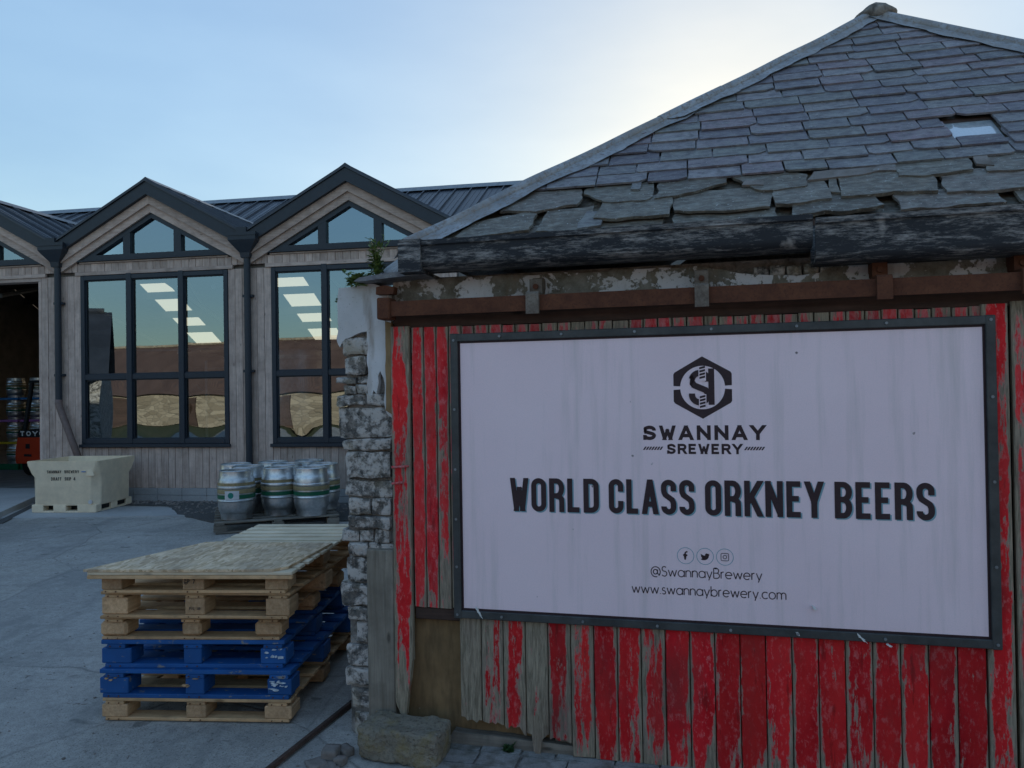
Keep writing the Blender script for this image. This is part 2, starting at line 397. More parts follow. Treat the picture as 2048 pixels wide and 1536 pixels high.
col = n.mix(n.math('MULTIPLY', spot, 0.85), col, (0.06, 0.05, 0.045))
st = n.noise(n.coord('Object', (1, 1, 0.06)), 13, 6, 0.65)
col = n.mix(n.ramp(st, (0.50, 0.0), (0.72, 0.38)), col, (0.45, 0.43, 0.40))
MT['sign_white'] = n.fin(col, 0.5, n.bump(g2, 0.05, 0.001, n.bump(n.noise(v, 2.2, 3, 0.5), 0.35, 0.03)), spec=0.35)

# yard concrete: patched, stained, cracked
n = N('yard_concrete')
v = n.coord('Object')
g = n.noise(v, 0.55, 6, 0.6, 0.4); g2 = n.noise(v, 24, 6, 0.72); g3 = n.noise(v, 130, 4, 0.7)
col = n.mix(n.ramp(g, (0.34, 0.0), (0.66, 1.0)), (0.35, 0.32, 0.285), (0.60, 0.55, 0.50))
col = n.mix(n.ramp(g2, (0.44, 0.0), (0.64, 0.42)), col, (0.19, 0.185, 0.175))
col = n.mix(n.ramp(g3, (0.54, 0.0), (0.70, 0.35)), col, (0.58, 0.56, 0.54))
col = n.mix(n.ramp(g3, (0.34, 0.9), (0.45, 0.0)), col, (0.055, 0.053, 0.051))
# broad trowelled bays with darker joints and wandering cracks
wob = n.new('ShaderNodeTexNoise'); n.t.links.new(v, wob.inputs['Vector']); wob.inputs['Scale'].default_value = 1.3; wob.inputs['Detail'].default_value = 5
wv = n.new('ShaderNodeVectorMath', operation='SCALE'); n.t.links.new(wob.outputs['Color'], wv.inputs[0]); wv.inputs['Scale'].default_value = 0.22
av = n.new('ShaderNodeVectorMath', operation='ADD'); n.t.links.new(v, av.inputs[0]); n.t.links.new(wv.outputs[0], av.inputs[1])
cr = n.voro(av.outputs[0], 0.33, 'DISTANCE_TO_EDGE')
crack = n.ramp(cr, (0.0, 1.0), (0.005, 0.0))
cell = n.voro(av.outputs[0], 0.33, 'F1', 1)
cs = n.new('ShaderNodeSeparateColor'); n.t.links.new(cell, cs.inputs[0])
col = n.mix(n.math('MULTIPLY', cs.outputs[0], 0.35), col, (0.20, 0.20, 0.205))
col = n.mix(n.math('MULTIPLY', n.math('MULTIPLY', crack, n.ramp(g, (0.40, 0.1), (0.6, 0.8))), 0.7), col, (0.06, 0.06, 0.058))
tyre = n.noise(n.coord('Object', (0.25, 1.6, 1), (0, 0, -0.35)), 1.1, 6, 0.62, 0.8)
col = n.mix(n.ramp(tyre, (0.52, 0.0), (0.66, 0.28)), col, (0.16, 0.155, 0.15))
col = n.mix(n.ramp(n.noise(v, 3.1, 3, 0.5, 1.0), (0.66, 0.0), (0.70, 0.55)), col, (0.07, 0.068, 0.065))
stn = n.noise(n.coord('Object', (1, 0.35, 1), (0, 0, 0.5)), 2.2, 5, 0.65, 0.8)
col = n.mix(n.ramp(stn, (0.52, 0.0), (0.64, 0.5)), col, (0.22, 0.215, 0.205))
g8 = n.noise(v, 7.5, 6, 0.7, 0.6)
col = n.mix(n.ramp(g8, (0.50, 0.0), (0.70, 0.32)), col, (0.20, 0.195, 0.185))
col = n.mix(n.ramp(g8, (0.34, 0.2), (0.46, 0.0)), col, (0.60, 0.58, 0.55))
spk = n.voro(v, 26); 
sl = n.voro(v, 26, 'F1', 1); s3 = n.new('ShaderNodeSeparateColor'); n.t.links.new(sl, s3.inputs[0])
col = n.mix(n.math('MULTIPLY', n.ramp(spk, (0.16, 0.9), (0.24, 0.0)), n.ramp(s3.outputs[0], (0.93, 0.0), (0.94, 1.0))), col, (0.42, 0.40, 0.37))
hb = n.math('SUBTRACT', n.math('ADD', g2, n.math('MULTIPLY', g3, 0.6)), crack)
MT['yard'] = n.fin(col, 0.88, n.bump(hb, 0.5, 0.012), spec=0.25)

# grass-brown earth beyond the yard
n = N('field_ground')
v = n.coord('Object'); g = n.noise(v, 0.2, 6, 0.6); g2 = n.noise(v, 6, 5, 0.7)
col = n.mix(n.ramp(g, (0.35, 0.0), (0.65, 1.0)), (0.05, 0.065, 0.025), (0.10, 0.095, 0.045))
col = n.mix(n.ramp(g2, (0.4, 0.0), (0.7, 0.5)), col, (0.03, 0.04, 0.015))
MT['field'] = n.fin(col, 0.95, n.bump(g2, 0.8, 0.05), spec=0.2)

# coated glass: part mirror, part clear
n = N('window_glass')
tr = n.new('ShaderNodeBsdfTransparent'); tr.inputs[0].default_value = (0.50, 0.59, 0.66, 1)
gl = n.new('ShaderNodeBsdfGlossy'); gl.inputs['Roughness'].default_value = 0.0; gl.inputs[0].default_value = (0.70, 0.88, 1, 1)
fr = n.new('ShaderNodeFresnel'); fr.inputs['IOR'].default_value = 1.5
fac = n.math('ADD', n.math('MULTIPLY', fr.outputs[0], 1.2), 0.24, True)
mxs = n.new('ShaderNodeMixShader'); n.t.links.new(fac, mxs.inputs[0]); n.t.links.new(tr.outputs[0], mxs.inputs[1]); n.t.links.new(gl.outputs[0], mxs.inputs[2])
n.t.links.new(mxs.outputs[0], n.out.inputs[0])
MT['glass'] = n.m
# translucent rooflight sheet
n = N('rooflight_sheet')
tl = n.new('ShaderNodeBsdfTranslucent'); tl.inputs[0].default_value = (0.60, 0.52, 0.38, 1)
n.t.links.new(tl.outputs[0], n.out.inputs[0])
MT['rooflight'] = n.m
# old roof glass pane; pale diffuse paints in the bright sky reflection
n = N('roof_pane')
gl = n.new('ShaderNodeBsdfGlossy'); gl.inputs['Roughness'].default_value = 0.06
df = n.new('ShaderNodeBsdfDiffuse'); df.inputs[0].default_value = (0.62, 0.68, 0.72, 1)
g = n.noise(n.coord('Object', (1, 0.2, 1), (0, 0, 0.4)), 30, 4)
mxs = n.new('ShaderNodeMixShader'); n.t.links.new(n.ramp(g, (0.3, 0.42), (0.7, 0.62)), mxs.inputs[0]); n.t.links.new(df.outputs[0], mxs.inputs[1]); n.t.links.new(gl.outputs[0], mxs.inputs[2])
n.t.links.new(n.bump(g, 0.12, 0.004), gl.inputs['Normal'])
n.t.links.new(mxs.outputs[0], n.out.inputs[0])
MT['roof_pane'] = n.m
# leaves
n = N('leaf')
r = n.oinfo('Random'); v = n.coord('Object')
col = n.ramp(n.noise(v, 40, 3), (0.3, (0.05, 0.11, 0.025)), (0.7, (0.17, 0.22, 0.055)))
MT['leaf'] = n.fin(col, 0.5, spec=0.4)
n.b.inputs['Transmission Weight'].default_value = 0.0
n = N('moss_leaf')
v = n.coord('Object')
MT['moss_leaf'] = n.fin(n.ramp(n.noise(v, 60, 3), (0.3, (0.015, 0.045, 0.012)), (0.7, (0.04, 0.085, 0.02))), 0.7)
# reflected farm buildings
n = N('barn_stone')
v = n.coord('Object', (1, 1, 1.6)); c = n.voro(v, 3.2, 'F1', 1); s4 = n.new('ShaderNodeSeparateColor'); n.t.links.new(c, s4.inputs[0])
e = n.voro(v, 3.2, 'DISTANCE_TO_EDGE')
col = n.ramp(s4.outputs[0], (0.0, (0.20, 0.155, 0.11)), (0.5, (0.30, 0.24, 0.175)), (1.0, (0.38, 0.31, 0.23)))
col = n.mix(n.ramp(e, (0.02, 0.6), (0.06, 0.0)), col, (0.20, 0.17, 0.13))
MT['barn_stone'] = n.fin(col, 0.9, n.bump(n.ramp(e, (0.0, 0.0), (0.08, 1.0)), 0.6, 0.03))
n = N('barn_roof')
v = n.coord('Object', (1, 1, 1)); g = n.noise(v, 1.2, 6, 0.6)
wv = n.new('ShaderNodeTexWave'); n.t.links.new(v, wv.inputs['Vector']); wv.inputs['Scale'].default_value = 3.0; wv.inputs['Distortion'].default_value = 0.3
col = n.mix(n.ramp(g, (0.3, 0.0), (0.7, 1.0)), (0.07, 0.038, 0.03), (0.12, 0.07, 0.055))
MT['barn_roof'] = n.fin(col, 0.8, n.bump(wv.outputs[1], 0.5, 0.04))

# ---------------------------------------------------------------- mesh helpers
class MB:
    def __init__(s): s.v = []; s.f = []; s.uv = {}
    def quad(s, *p):
        i = len(s.v); s.v += [tuple(q) for q in p]; s.f.append(tuple(range(i, i + len(p)))); return s
    def box(s, x0, x1, y0, y1, z0, z1):
        i = len(s.v)
        s.v += [(x, y, z) for z in (z0, z1) for y in (y0, y1) for x in (x0, x1)]
        for f in ((0, 2, 3, 1), (4, 5, 7, 6), (0, 1, 5, 4), (2, 6, 7, 3), (0, 4, 6, 2), (1, 3, 7, 5)): s.f.append(tuple(i + k for k in f))
        return s
    def cbox(s, x0, x1, y0, y1, z0, z1, c=0.004):
        """box with chamfered edges (24 corners)"""
        c = min(c, (x1 - x0) * .45, (y1 - y0) * .45, (z1 - z0) * .45)
        bm = bmesh.new()
        r = bmesh.ops.create_cube(bm, size=1.0)
        for v in bm.verts: v.co = Vector(((x0 + x1) / 2 + v.co.x * (x1 - x0), (y0 + y1) / 2 + v.co.y * (y1 - y0), (z0 + z1) / 2 + v.co.z * (z1 - z0)))
        bmesh.ops.bevel(bm, geom=bm.edges[:], offset=c, segments=1, affect='EDGES')
        s.add(bm); return s
    def add(s, bm):
        i = len(s.v); bm.verts.index_update()
        s.v += [tuple(v.co) for v in bm.verts]
        s.f += [tuple(i + v.index for v in f.verts) for f in bm.faces]
        bm.free()
    def prism(s, pts, a, b, axis='y'):
        """extrude a 2-D outline (any winding) between a and b along axis"""
        k = len(pts); i = len(s.v)
        ar = sum(pts[j][0] * pts[(j + 1) % k][1] - pts[(j + 1) % k][0] * pts[j][1] for j in range(k))
        if ar < 0: pts = pts[::-1]
        mk = {'y': lambda p, t: (p[0], t, p[1]), 'x': lambda p, t: (t, p[0], p[1]), 'z': lambda p, t: (p[0], p[1], t)}[axis]
        s.v += [mk(p, a) for p in pts] + [mk(p, b) for p in pts]
        lo, hi = tuple(range(i, i + k)), tuple(range(i + k, i + 2 * k))
        flip = (axis == 'y') == (b > a)
        s.f.append(lo if flip else lo[::-1]); s.f.append(hi[::-1] if flip else hi)
        for j in range(k):
            q = (i + j, i + (j + 1) % k, i + k + (j + 1) % k, i + k + j)
            s.f.append(q[::-1] if flip else q)
        return s
    def tube(s, path, r, n=10, cap=True):
        path = [Vector(p) for p in path]
        rs = r if isinstance(r, (list, tuple)) else [r] * len(path)
        i0 = len(s.v)
        d0 = (path[1] - path[0]).normalized()
        ref = Vector((0, 0, 1)) if abs(d0.z) < 0.9 else Vector((1, 0, 0))
        for k, p in enumerate(path):
            d = (path[min(k + 1, len(path) - 1)] - path[max(k - 1, 0)]).normalized()
            a = d.cross(ref).normalized(); b = d.cross(a).normalized()
            for j in range(n):
                t = 2 * math.pi * j / n
                s.v.append(tuple(p + (a * math.cos(t) + b * math.sin(t)) * rs[k]))
        for k in range(len(path) - 1):
            for j in range(n):
                s.f.append((i0 + k * n + j, i0 + (k + 1) * n + j, i0 + (k + 1) * n + (j + 1) % n, i0 + k * n + (j + 1) % n))
        if cap:
            s.f.append(tuple(i0 + j for j in range(n))); s.f.append(tuple(i0 + (len(path) - 1) * n + j for j in range(n))[::-1])
        return s
    def lathe(s, prof, n=32, c=(0, 0, 0)):
        i0 = len(s.v)
        for r, z in prof:
            for j in range(n):
                t = 2 * math.pi * j / n
                s.v.append((c[0] + r * math.cos(t), c[1] + r * math.sin(t), c[2] + z))
        for k in range(len(prof) - 1):
            for j in range(n):
                s.f.append((i0 + k * n + j, i0 + k * n + (j + 1) % n, i0 + (k + 1) * n + (j + 1) % n, i0 + (k + 1) * n + j))
        return s
    def build(s, name, mat, parent=None, smooth=False, loc=None, mod=None):
        me = bpy.data.meshes.new(name); me.from_pydata(s.v, [], s.f); me.update()
        me.materials.append(MT[mat] if isinstance(mat, str) else mat)
        if s.uv:
            uvl = me.uv_layers.new(name='UVMap')
            for lp in me.loops: uvl.data[lp.index].uv = s.uv[lp.vertex_index]
        if smooth:
            for p in me.polygons: p.use_smooth = True
        o = bpy.data.objects.new(name, me); COL.objects.link(o)
        if parent is not None: o.parent = parent
        if loc: o.location = loc
        return o
def smooth_by_angle(o, deg=35):
    me = o.data
    bm = bmesh.new(); bm.from_mesh(me)
    for f in bm.faces: f.smooth = True
    for e in bm.edges:
        if len(e.link_faces) == 2 and e.calc_face_angle(0) > R(deg): e.smooth = False
    bm.to_mesh(me); bm.free()
    return o
def empty(name, loc, rz=0.0):
    o = bpy.data.objects.new(name, None); COL.objects.link(o)
    o.location = loc; o.rotation_euler = (0, 0, rz); o.empty_display_size = 0.2
    return o
def tag(o, label=None, cat=None, group=None, kind=None):
    for k, v in (('label', label), ('category', cat), ('group', group), ('kind', kind)):
        if v: o[k] = v
    return o
def copy_tree(o, parent=None):
    c = o.copy(); COL.objects.link(c); c.parent = parent
    for ch in list(o.children): copy_tree(ch, c)
    return c
def clip(poly, a, b, c):
    """keep the side a*x + b*y <= c of a 2-D polygon"""
    out = []
    for i in range(len(poly)):
        p, q = poly[i], poly[(i + 1) % len(poly)]
        dp, dq = a * p[0] + b * p[1] - c, a * q[0] + b * q[1] - c
        if dp <= 0: out.append(p)
        if (dp < 0 < dq) or (dq < 0 < dp):
            t = dp / (dp - dq); out.append((p[0] + (q[0] - p[0]) * t, p[1] + (q[1] - p[1]) * t))
    return out
def rough_outline(poly, step=0.035, amp=0.006, seed=0):
    out = []
    for i in range(len(poly)):
        p, q = Vector((*poly[i], 0)), Vector((*poly[(i + 1) % len(poly)], 0))
        k = max(1, int((q - p).length / step))
        for j in range(k):
            c = p.lerp(q, j / k)
            nn = noise.noise_vector((c.x * 14 + seed * 3.1, c.y * 14, seed))
            out.append((c.x + nn.x * amp * 1.6, c.y + nn.y * amp * 1.6))
    return out

# ---------------------------------------------------------------- stroke lettering
def arcp(cx, cy, rx, ry, a0, a1, n=9):
    return [(cx + rx * math.cos(R(a0 + (a1 - a0) * i / n)), cy + ry * math.sin(R(a0 + (a1 - a0) * i / n))) for i in range(n + 1)]
def glyph(ch, k):
    """strokes in a unit box; k = box width / box height. ('L', p, q, ext0, ext1) or ('P', pts)"""
    ry = min(0.5 * k, 0.27); rx = min(0.5, ry / k)
    L = lambda x0, y0, x1, y1, e0=1, e1=1: ('L', (x0, y0), (x1, y1), e0, e1)
    stem = L(0, 0, 0, 1)
    if ch == 'W': return [L(0, 1, .26, 0), L(.26, 0, .5, .68, 1, .4), L(.74, 0, .5, .68, 1, .4), L(1, 1, .74, 0)]
    if ch == 'A': return [L(0, 0, .46, 1), L(1, 0, .54, 1), L(.2, .25, .8, .25, 0, 0)]
    if ch == 'N': return [stem, L(1, 0, 1, 1), L(0, 1, 1, 0)]
    if ch == 'Y': return [L(0, 1, .5, .42, 1, .3), L(1, 1, .5, .42, 1, .3), L(.5, .5, .5, 0, 0, 1)]
    if ch == 'E': return [stem, L(0, 1, 1, 1, 0, .6), L(0, .52, .82, .52, 0, .6), L(0, 0, 1, 0, 0, .6)]
    if ch == 'F': return [stem, L(0, 1, 1, 1, 0, .6), L(0, .52, .8, .52, 0, .6)]
    if ch == 'L': return [stem, L(0, 0, 1, 0, 0, .6)]
    if ch == 'T': return [L(.5, 0, .5, 1), L(0, 1, 1, 1, .6, .6)]
    if ch == 'I': return [L(.5, 0, .5, 1)]
    if ch == 'K': return [stem, L(1, 1, .05, .36, 1, 0), L(.36, .55, 1, 0, 0, 1)]
    if ch == '4': return [L(.75, 0, .75, 1), L(.75, 1, 0, .3, 0, 0), L(0, .3, 1, .3, 0, .4)]
    if ch == '7': return [L(0, 1, 1, 1, .5, .5), L(1, 1, .35, 0, 0, 1)]
    if ch == 'O': return [('P', arcp(.5, 1 - ry, .5, ry, 0, 180, 14) + arcp(.5, ry, .5, ry, 180, 360, 14) + [(1, 1 - ry)])] if rx > .45 else [('P', arcp(.5, .5, .5, .5, 0, 360, 28))]
    if ch == 'D': return [stem, ('P', [(0, 1), (1 - rx, 1)] + arcp(1 - rx, 1 - ry, rx, ry, 90, 0) + arcp(1 - rx, ry, rx, ry, 0, -90) + [(1 - rx, 0), (0, 0)])]
    if ch == 'C': return [('P', [(1, .66)] + arcp(.5, 1 - ry, .5, ry, 0, 180, 14) + arcp(.5, ry, .5, ry, 180, 360, 14) + [(1, .34)])]
    if ch == 'S':
        top = arcp(.5, 1 - ry, .5, ry, -8, 180, 14); bot = arcp(.5, ry, .5, ry, 0, -188, 14)
        return [('P', [(1, .70)] + top[1:] + [(0, .74), (.04, .66), (.16, .575), (.84, .415), (.96, .33), (1, .27)] + bot + [(0, .30)][:0])]
    b_r = lambda y0, y1: [(0, y1), (1 - min(rx, .5), y1)] + arcp(1 - min(rx, .5), (y0 + y1) / 2, min(rx, .5), (y1 - y0) / 2, 90, -90, 10) + [(0, y0)]
    if ch == 'B': return [stem, ('P', b_r(.52, 1)), ('P', b_r(0, .52))]
    if ch == 'R': return [stem, ('P', b_r(.48, 1)), L(.58, .48, 1, 0, 0, 1) if k > .6 else ('P', [(.5, .47), (.82, .44), (.98, .36), (1, .25), (1, -.12)])]
    if ch == 'P': return [stem, ('P', b_r(.42, 1))]
    return []
def stroke_quads(pts, h):
    """offset a polyline by h each side, mitred; returns quads"""
    P = [Vector((p[0], p[1])) for p in pts]
    closed = (P[0] - P[-1]).length < 1e-6
    nrm = []
    for i in range(len(P) - 1):
        d = (P[i + 1] - P[i]).normalized(); nrm.append(Vector((-d.y, d.x)))
    off = []
    for i in range(len(P)):
        a = nrm[i - 1] if i > 0 else (nrm[-1] if closed else nrm[0])
        b = nrm[i] if i < len(nrm) else (nrm[0] if closed else nrm[-1])
        m = (a + b); m = m.normalized() if m.length > 1e-6 else b
        off.append(m * (h / max(0.45, m.dot(b))))
    return [[tuple(P[i] + off[i]), tuple(P[i + 1] + off[i + 1]), tuple(P[i + 1] - off[i + 1]), tuple(P[i] - off[i])] for i in range(len(P) - 1)]
def letter(mb, ch, x, z, w, H, sw, y, dy=0.00012):
    """one upper-case letter: left x, baseline z, width w, height H, stroke width sw, on plane y facing -y"""
    h = sw / 2
    if ch == 'I': w = sw * 1.02
    bw, bh = max(w - sw, 1e-4), H - sw
    mp = lambda p: (x + h + p[0] * bw, z + h + p[1] * bh)
    for q, st in enumerate(glyph(ch, bw / bh)):
        if st[0] == 'L':
            a, b = Vector(mp(st[1])), Vector(mp(st[2])); d = (b - a).normalized()
            diag = abs(d.x) > 0.02 and abs(d.y) > 0.02
            e = sw * (1.2 if diag else 0.5)
            a = a - d * e * st[3]; b = b + d * e * st[4]
            polys = stroke_quads([a, b], h)
        else:
            pts = [mp(p) for p in st[1]]
            pts2 = [pts[0]]
            for p in pts[1:]:
                if (Vector(p) - Vector(pts2[-1])).length > 1e-5: pts2.append(p)
            polys = stroke_quads(pts2, h)
        for poly in polys:
            poly = clip(clip(poly, 0, 1, z + H), 0, -1, -z)
            if ch == 'N': poly = clip(clip(poly, 1, 0, x + w), -1, 0, -x) if len(poly) > 2 else poly
            if len(poly) < 3: continue
            ar = sum(poly[j][0] * poly[(j + 1) % len(poly)][1] - poly[(j + 1) % len(poly)][0] * poly[j][1] for j in range(len(poly)))
            if ar < 0: poly = poly[::-1]
            mb.quad(*[(p[0], y - dy * (q + 1), p[1]) for p in poly])
WID = {'W': 1.22, 'I': .35, 'E': .9, 'F': .86, 'L': .86, 'N': 1.05, 'A': 1.08, 'Y': 1.05, 'K': 1.06, 'R': 1.0, ' ': .6, 'T': .95}
def word(txt, x0, x1, z, H, sw, y, gap=0.2, parent=None, mat='ink', name='letter', mb=None):
    ws = [WID.get(c, 1.0) for c in txt]
    u = (x1 - x0) / (sum(ws) + gap * (len(txt) - 1))
    x = x0
    for c, w in zip(txt, ws):
        if c != ' ':
            m = mb or MB(); letter(m, c, x, z, w * u, H, sw, y)
            if mb is None: m.build(name, mat, parent)
        x += (w + gap) * u
LOW = {  # x-height 0.66, strokes as polylines, advance
    'o': ([arcp(.33, .33, .33, .33, 0, 360, 22)], .66), 'c': ([arcp(.33, .33, .33, .33, 45, 315, 18)], .56),
    'e': ([[(0.02, .34), (.64, .34)], arcp(.33, .33, .33, .33, 0, 315, 20)], .66),
    'a': ([arcp(.33, .33, .33, .33, 0, 360, 22), [(.66, .66), (.66, 0)]], .66),
    'n': ([[(0, 0), (0, .66)], [(0, .38)] + arcp(.26, .4, .26, .26, 180, 0, 12) + [(.52, 0)]], .52),
    'm': ([[(0, 0), (0, .66)], [(0, .38)] + arcp(.23, .42, .23, .24, 180, 0, 10) + [(.46, 0)], [(.46, .38)] + arcp(.69, .42, .23, .24, 180, 0, 10) + [(.92, 0)]], .92),
    'r': ([[(0, 0), (0, .66)], [(0, .38)] + arcp(.24, .42, .24, .24, 180, 80, 8)], .3),
    'w': ([[(0, .66), (.22, 0)], [(.22, 0), (.44, .62)], [(.44, .62), (.66, 0)], [(.66, 0), (.88, .66)]], .88),
    'y': ([[(0, .66), (.27, 0)], [(.56, .66), (.20, -.24)]], .56),
    'b': ([[(0, 0), (0, 1)], arcp(.33, .33, .33, .33, 0, 360, 22)], .66),
    's': ([arcp(.19, .495, .16, .155, 40, 250, 12) + arcp(.19, .17, .19, .17, 70, -150, 12)], .38),
    '.': ([[(.03, 0), (.03, .07)]], .06),
    'S': ([arcp(.27, .75, .24, .24, 40, 250, 14) + arcp(.27, .26, .27, .26, 70, -150, 14)], .54),
    'B': ([[(0, 0), (0, 1)], [(0, 1), (.3, 1)] + arcp(.3, .76, .23, .24, 90, -90, 10) + [(0, .52)], [(.3, .52)] + arcp(.32, .26, .28, .26, 90, -90, 10) + [(0, 0)]], .6),
    '@': ([arcp(.5, .42, .5, .52, -50, 290, 30), arcp(.47, .42, .22, .24, 0, 360, 18), [(.70, .66), (.70, .28)] + arcp(.84, .3, .14, .12, 190, 350, 8)], 1.0)}
def thin_text(mb, txt, x0, x1, z, H, sw, y, gap=.17):
    tot = sum(LOW[c][1] for c in txt) + gap * (len(txt) - 1)
    u = (x1 - x0) / tot; x = x0
    for c in txt:
        for q, pl in enumerate(LOW[c][0]):
            for poly in stroke_quads([(x + p[0] * u, z + p[1] * H) for p in pl], sw / 2):
                ar = sum(poly[j][0] * poly[(j + 1) % 4][1] - poly[(j + 1) % 4][0] * poly[j][1] for j in range(4))
                if ar < 0: poly = poly[::-1]
                mb.quad(*[(p[0], y - 0.0001 * (q + 1), p[1]) for p in poly])
        x += (LOW[c][1] + gap) * u

# ---------------------------------------------------------------- the setting
FY, WY = R(-10), R(-14)
P0 = (-0.326, 3.754, 0.0)      # foot of the old store's door
Q0 = (-5.617, 12.6, 0.0)       # foot of the brewery front
m = MB(); m.quad((-600, -600, -0.03), (600, -600, -0.03), (600, 900, -0.03), (-600, 900, -0.03))
tag(m.build('ground', 'field'), kind='structure')
def yard_z(x, y): return 0.012 * noise.noise((x * .35, y * .35, 1.3)) * min(1, max(0, (11.2 - y) / 2)) - .004
m = MB()
NX, NY = 110, 76
for j in range(NY + 1):
    for i in range(NX + 1):
        x = -26 + 44 * i / NX; y = -14 + 30 * j / NY
        m.v.append((x, y, 0.012 * noise.noise((x * .35, y * .35, 1.3)) * min(1, max(0, (11.2 - y) / 2)) - .004))
for j in range(NY):
    for i in range(NX):
        a = j * (NX + 1) + i; m.f.append((a, a + 1, a + NX + 2, a + NX + 1))
tag(m.build('yard', 'yard', smooth=True), kind='structure')
# raised slab in front of the roller opening
m = MB()
m.prism([(-7.22, 10.55), (-7.98, 12.86), (-8.4, 14.0), (-15, 15), (-15, 10.0)], -0.02, 0.085, 'z')
tag(m.build('concrete_apron', 'slab_concrete'), kind='structure')
m = MB(); m.prism([(-7.16, 10.60), (-7.90, 12.84), (-7.80, 12.86), (-7.04, 10.62)], -0.02, 0.012, 'z')
tag(m.build('apron_edge_gap', 'tarmac_gravel'), kind='structure')
# paler concrete bay under the tub
m = MB(); m.prism(rough_outline([(-7.6, 11.02), (-4.35, 11.05), (-4.9, 11.75), (-6.1, 12.05), (-7.62, 12.2)], .3, .05, 3), -0.01, 0.010, 'z')
tag(m.build('concrete_patch', 'slab_concrete'), kind='structure')
# gravel strip along the plinth
m = MB()
fr = empty('gravel_strip', Q0, FY); tag(fr, 'dark gravel strip along the foot of the brewery plinth', kind='stuff')
m.prism(rough_outline([(-1.6, -0.0), (-1.0, -.42), (0.3, -.5), (1.0, -1.3), (1.9, -1.9), (3.2, -1.7), (7, -1.2), (7, 0)], .15, .04, 5), -0.01, 0.016, 'z')
m.build('gravel_bed', 'tarmac_gravel', fr)
m = MB()
for k in range(420):
    x = rnd.uniform(-1.2, 3.5); lim = -.42 if x < .3 else (-.5 - (x - .3) * 1.0 if x < 1.0 else -1.3)
    y = rnd.uniform(lim, -.03); r_ = rnd.uniform(.008, .03)
    bm = bmesh.new(); bmesh.ops.create_icosphere(bm, subdivisions=1, radius=r_)
    for v in bm.verts: v.co = Vector((x + v.co.x * rnd.uniform(.8, 1.2), y + v.co.y, .018 + v.co.z * .7))
    m.add(bm)
g = m.build('gravel', 'pebble', fr); g['kind'] = 'stuff'
# steel edging strip let into the yard beside the store
m = MB()
a = Vector((-1.21, 3.30, 0)); b = Vector((-0.86, 4.46, 0)); c = Vector((-.42, 5.9, 0))
d = (b - a).normalized(); nn = Vector((d.y, -d.x, 0))
for (p, q) in ((a, b), (b, c)):
    m.quad(p - nn * .006 + Vector((0, 0, .010)), p + nn * .020 + Vector((0, 0, .011)), q + nn * .020 + Vector((0, 0, .011)), q - nn * .006 + Vector((0, 0, .010)))
    m.quad(p + nn * .020 + Vector((0, 0, .011)), p + nn * .028 + Vector((0, 0, .022)), q + nn * .028 + Vector((0, 0, .022)), q + nn * .020 + Vector((0, 0, .011)))
    m.quad(p + nn * .028 + Vector((0, 0, .022)), p + nn * .034 + Vector((0, 0, .004)), q + nn * .034 + Vector((0, 0, .004)), q + nn * .028 + Vector((0, 0, .022)))
tag(m.build('steel_edging', 'brown_timber'), 'dark steel edging strip let into the yard beside the pallets', 'edging')

# ---------------------------------------------------------------- the brewery building
BR = empty('brewery_building', Q0, FY)
tag(BR, 'timber clad brewery with three dark gables, tall windows and an open loading bay', 'building')
BAYW = 3.42
BC = lambda k: -0.247 + BAYW * k            # centre of bay k (0 = the whole window bay in view)
RZ, VZ = 5.21, 4.27                          # gable ridge, valley
SL = (RZ - VZ) / (BAYW / 2)
def boards(x0, x1, z0, z1, w, y0=-0.022, y1=0.0, slope=None):
    k = max(1, round((x1 - x0) / w)); w = (x1 - x0) / k
    for i in range(k):
        a, b = x0 + i * w, x0 + (i + 1) * w
        d = rnd.uniform(-.004, .003)
        m = MB().cbox(a + .0025, b - .0025, y0 + d, y1, z0 + rnd.uniform(-.003, .003), z1, .003)
        m.build('board', 'larch', BR)
def hboard(x0, x1, y0, y1, z0, z1, name='trim_board'): return MB().cbox(x0, x1, y0, y1, z0, z1, .004).build(name, 'larch_h', BR)
def frame_poly(outer, inner, y0, y1):
    """ring between two outlines with the same number of points"""
    m = MB(); k = len(outer)
    for j in range(k):
        j2 = (j + 1) % k
        m.prism([outer[j], outer[j2], inner[j2], inner[j]], y0, y1, 'y')
    return m
def bowed_pane(poly, y, bow, name, parent, nx=10, nz=12):
    xs = [p[0] for p in poly]; zs = [p[1] for p in poly]
    x0, x1, z0, z1 = min(xs), max(xs), min(zs), max(zs)
    m = MB()
    tx, tz = rnd.uniform(-.0012, .0012), rnd.uniform(-.0008, .0008)
    def yy(x, z):
        u = (x - x0) / (x1 - x0); v = (z - z0) / (z1 - z0)
        return y + bow * max(0, 4 * u * (1 - u)) ** .8 * max(0, 4 * v * (1 - v)) ** .6 + tx * (u - .5) + tz * (v - .5)
    if len(poly) == 4 and abs(poly[0][1] - poly[1][1]) < 1e-6 and abs(poly[2][1] - poly[3][1]) < 1e-6 and abs((x1 - x0) - abs(poly[2][0] - poly[3][0])) < 1e-6:
        for j in range(nz + 1):
            for i in range(nx + 1):
                x, z = x0 + (x1 - x0) * i / nx, z0 + (z1 - z0) * j / nz
                m.v.append((x, yy(x, z), z))
        for j in range(nz):
            for i in range(nx):
                a = j * (nx + 1) + i; m.f.append((a, a + 1, a + nx + 2, a + nx + 1))
    else:
        m.quad(*[(p[0], y, p[1]) for p in poly])
    return m.build(name, 'glass', parent, smooth=True)
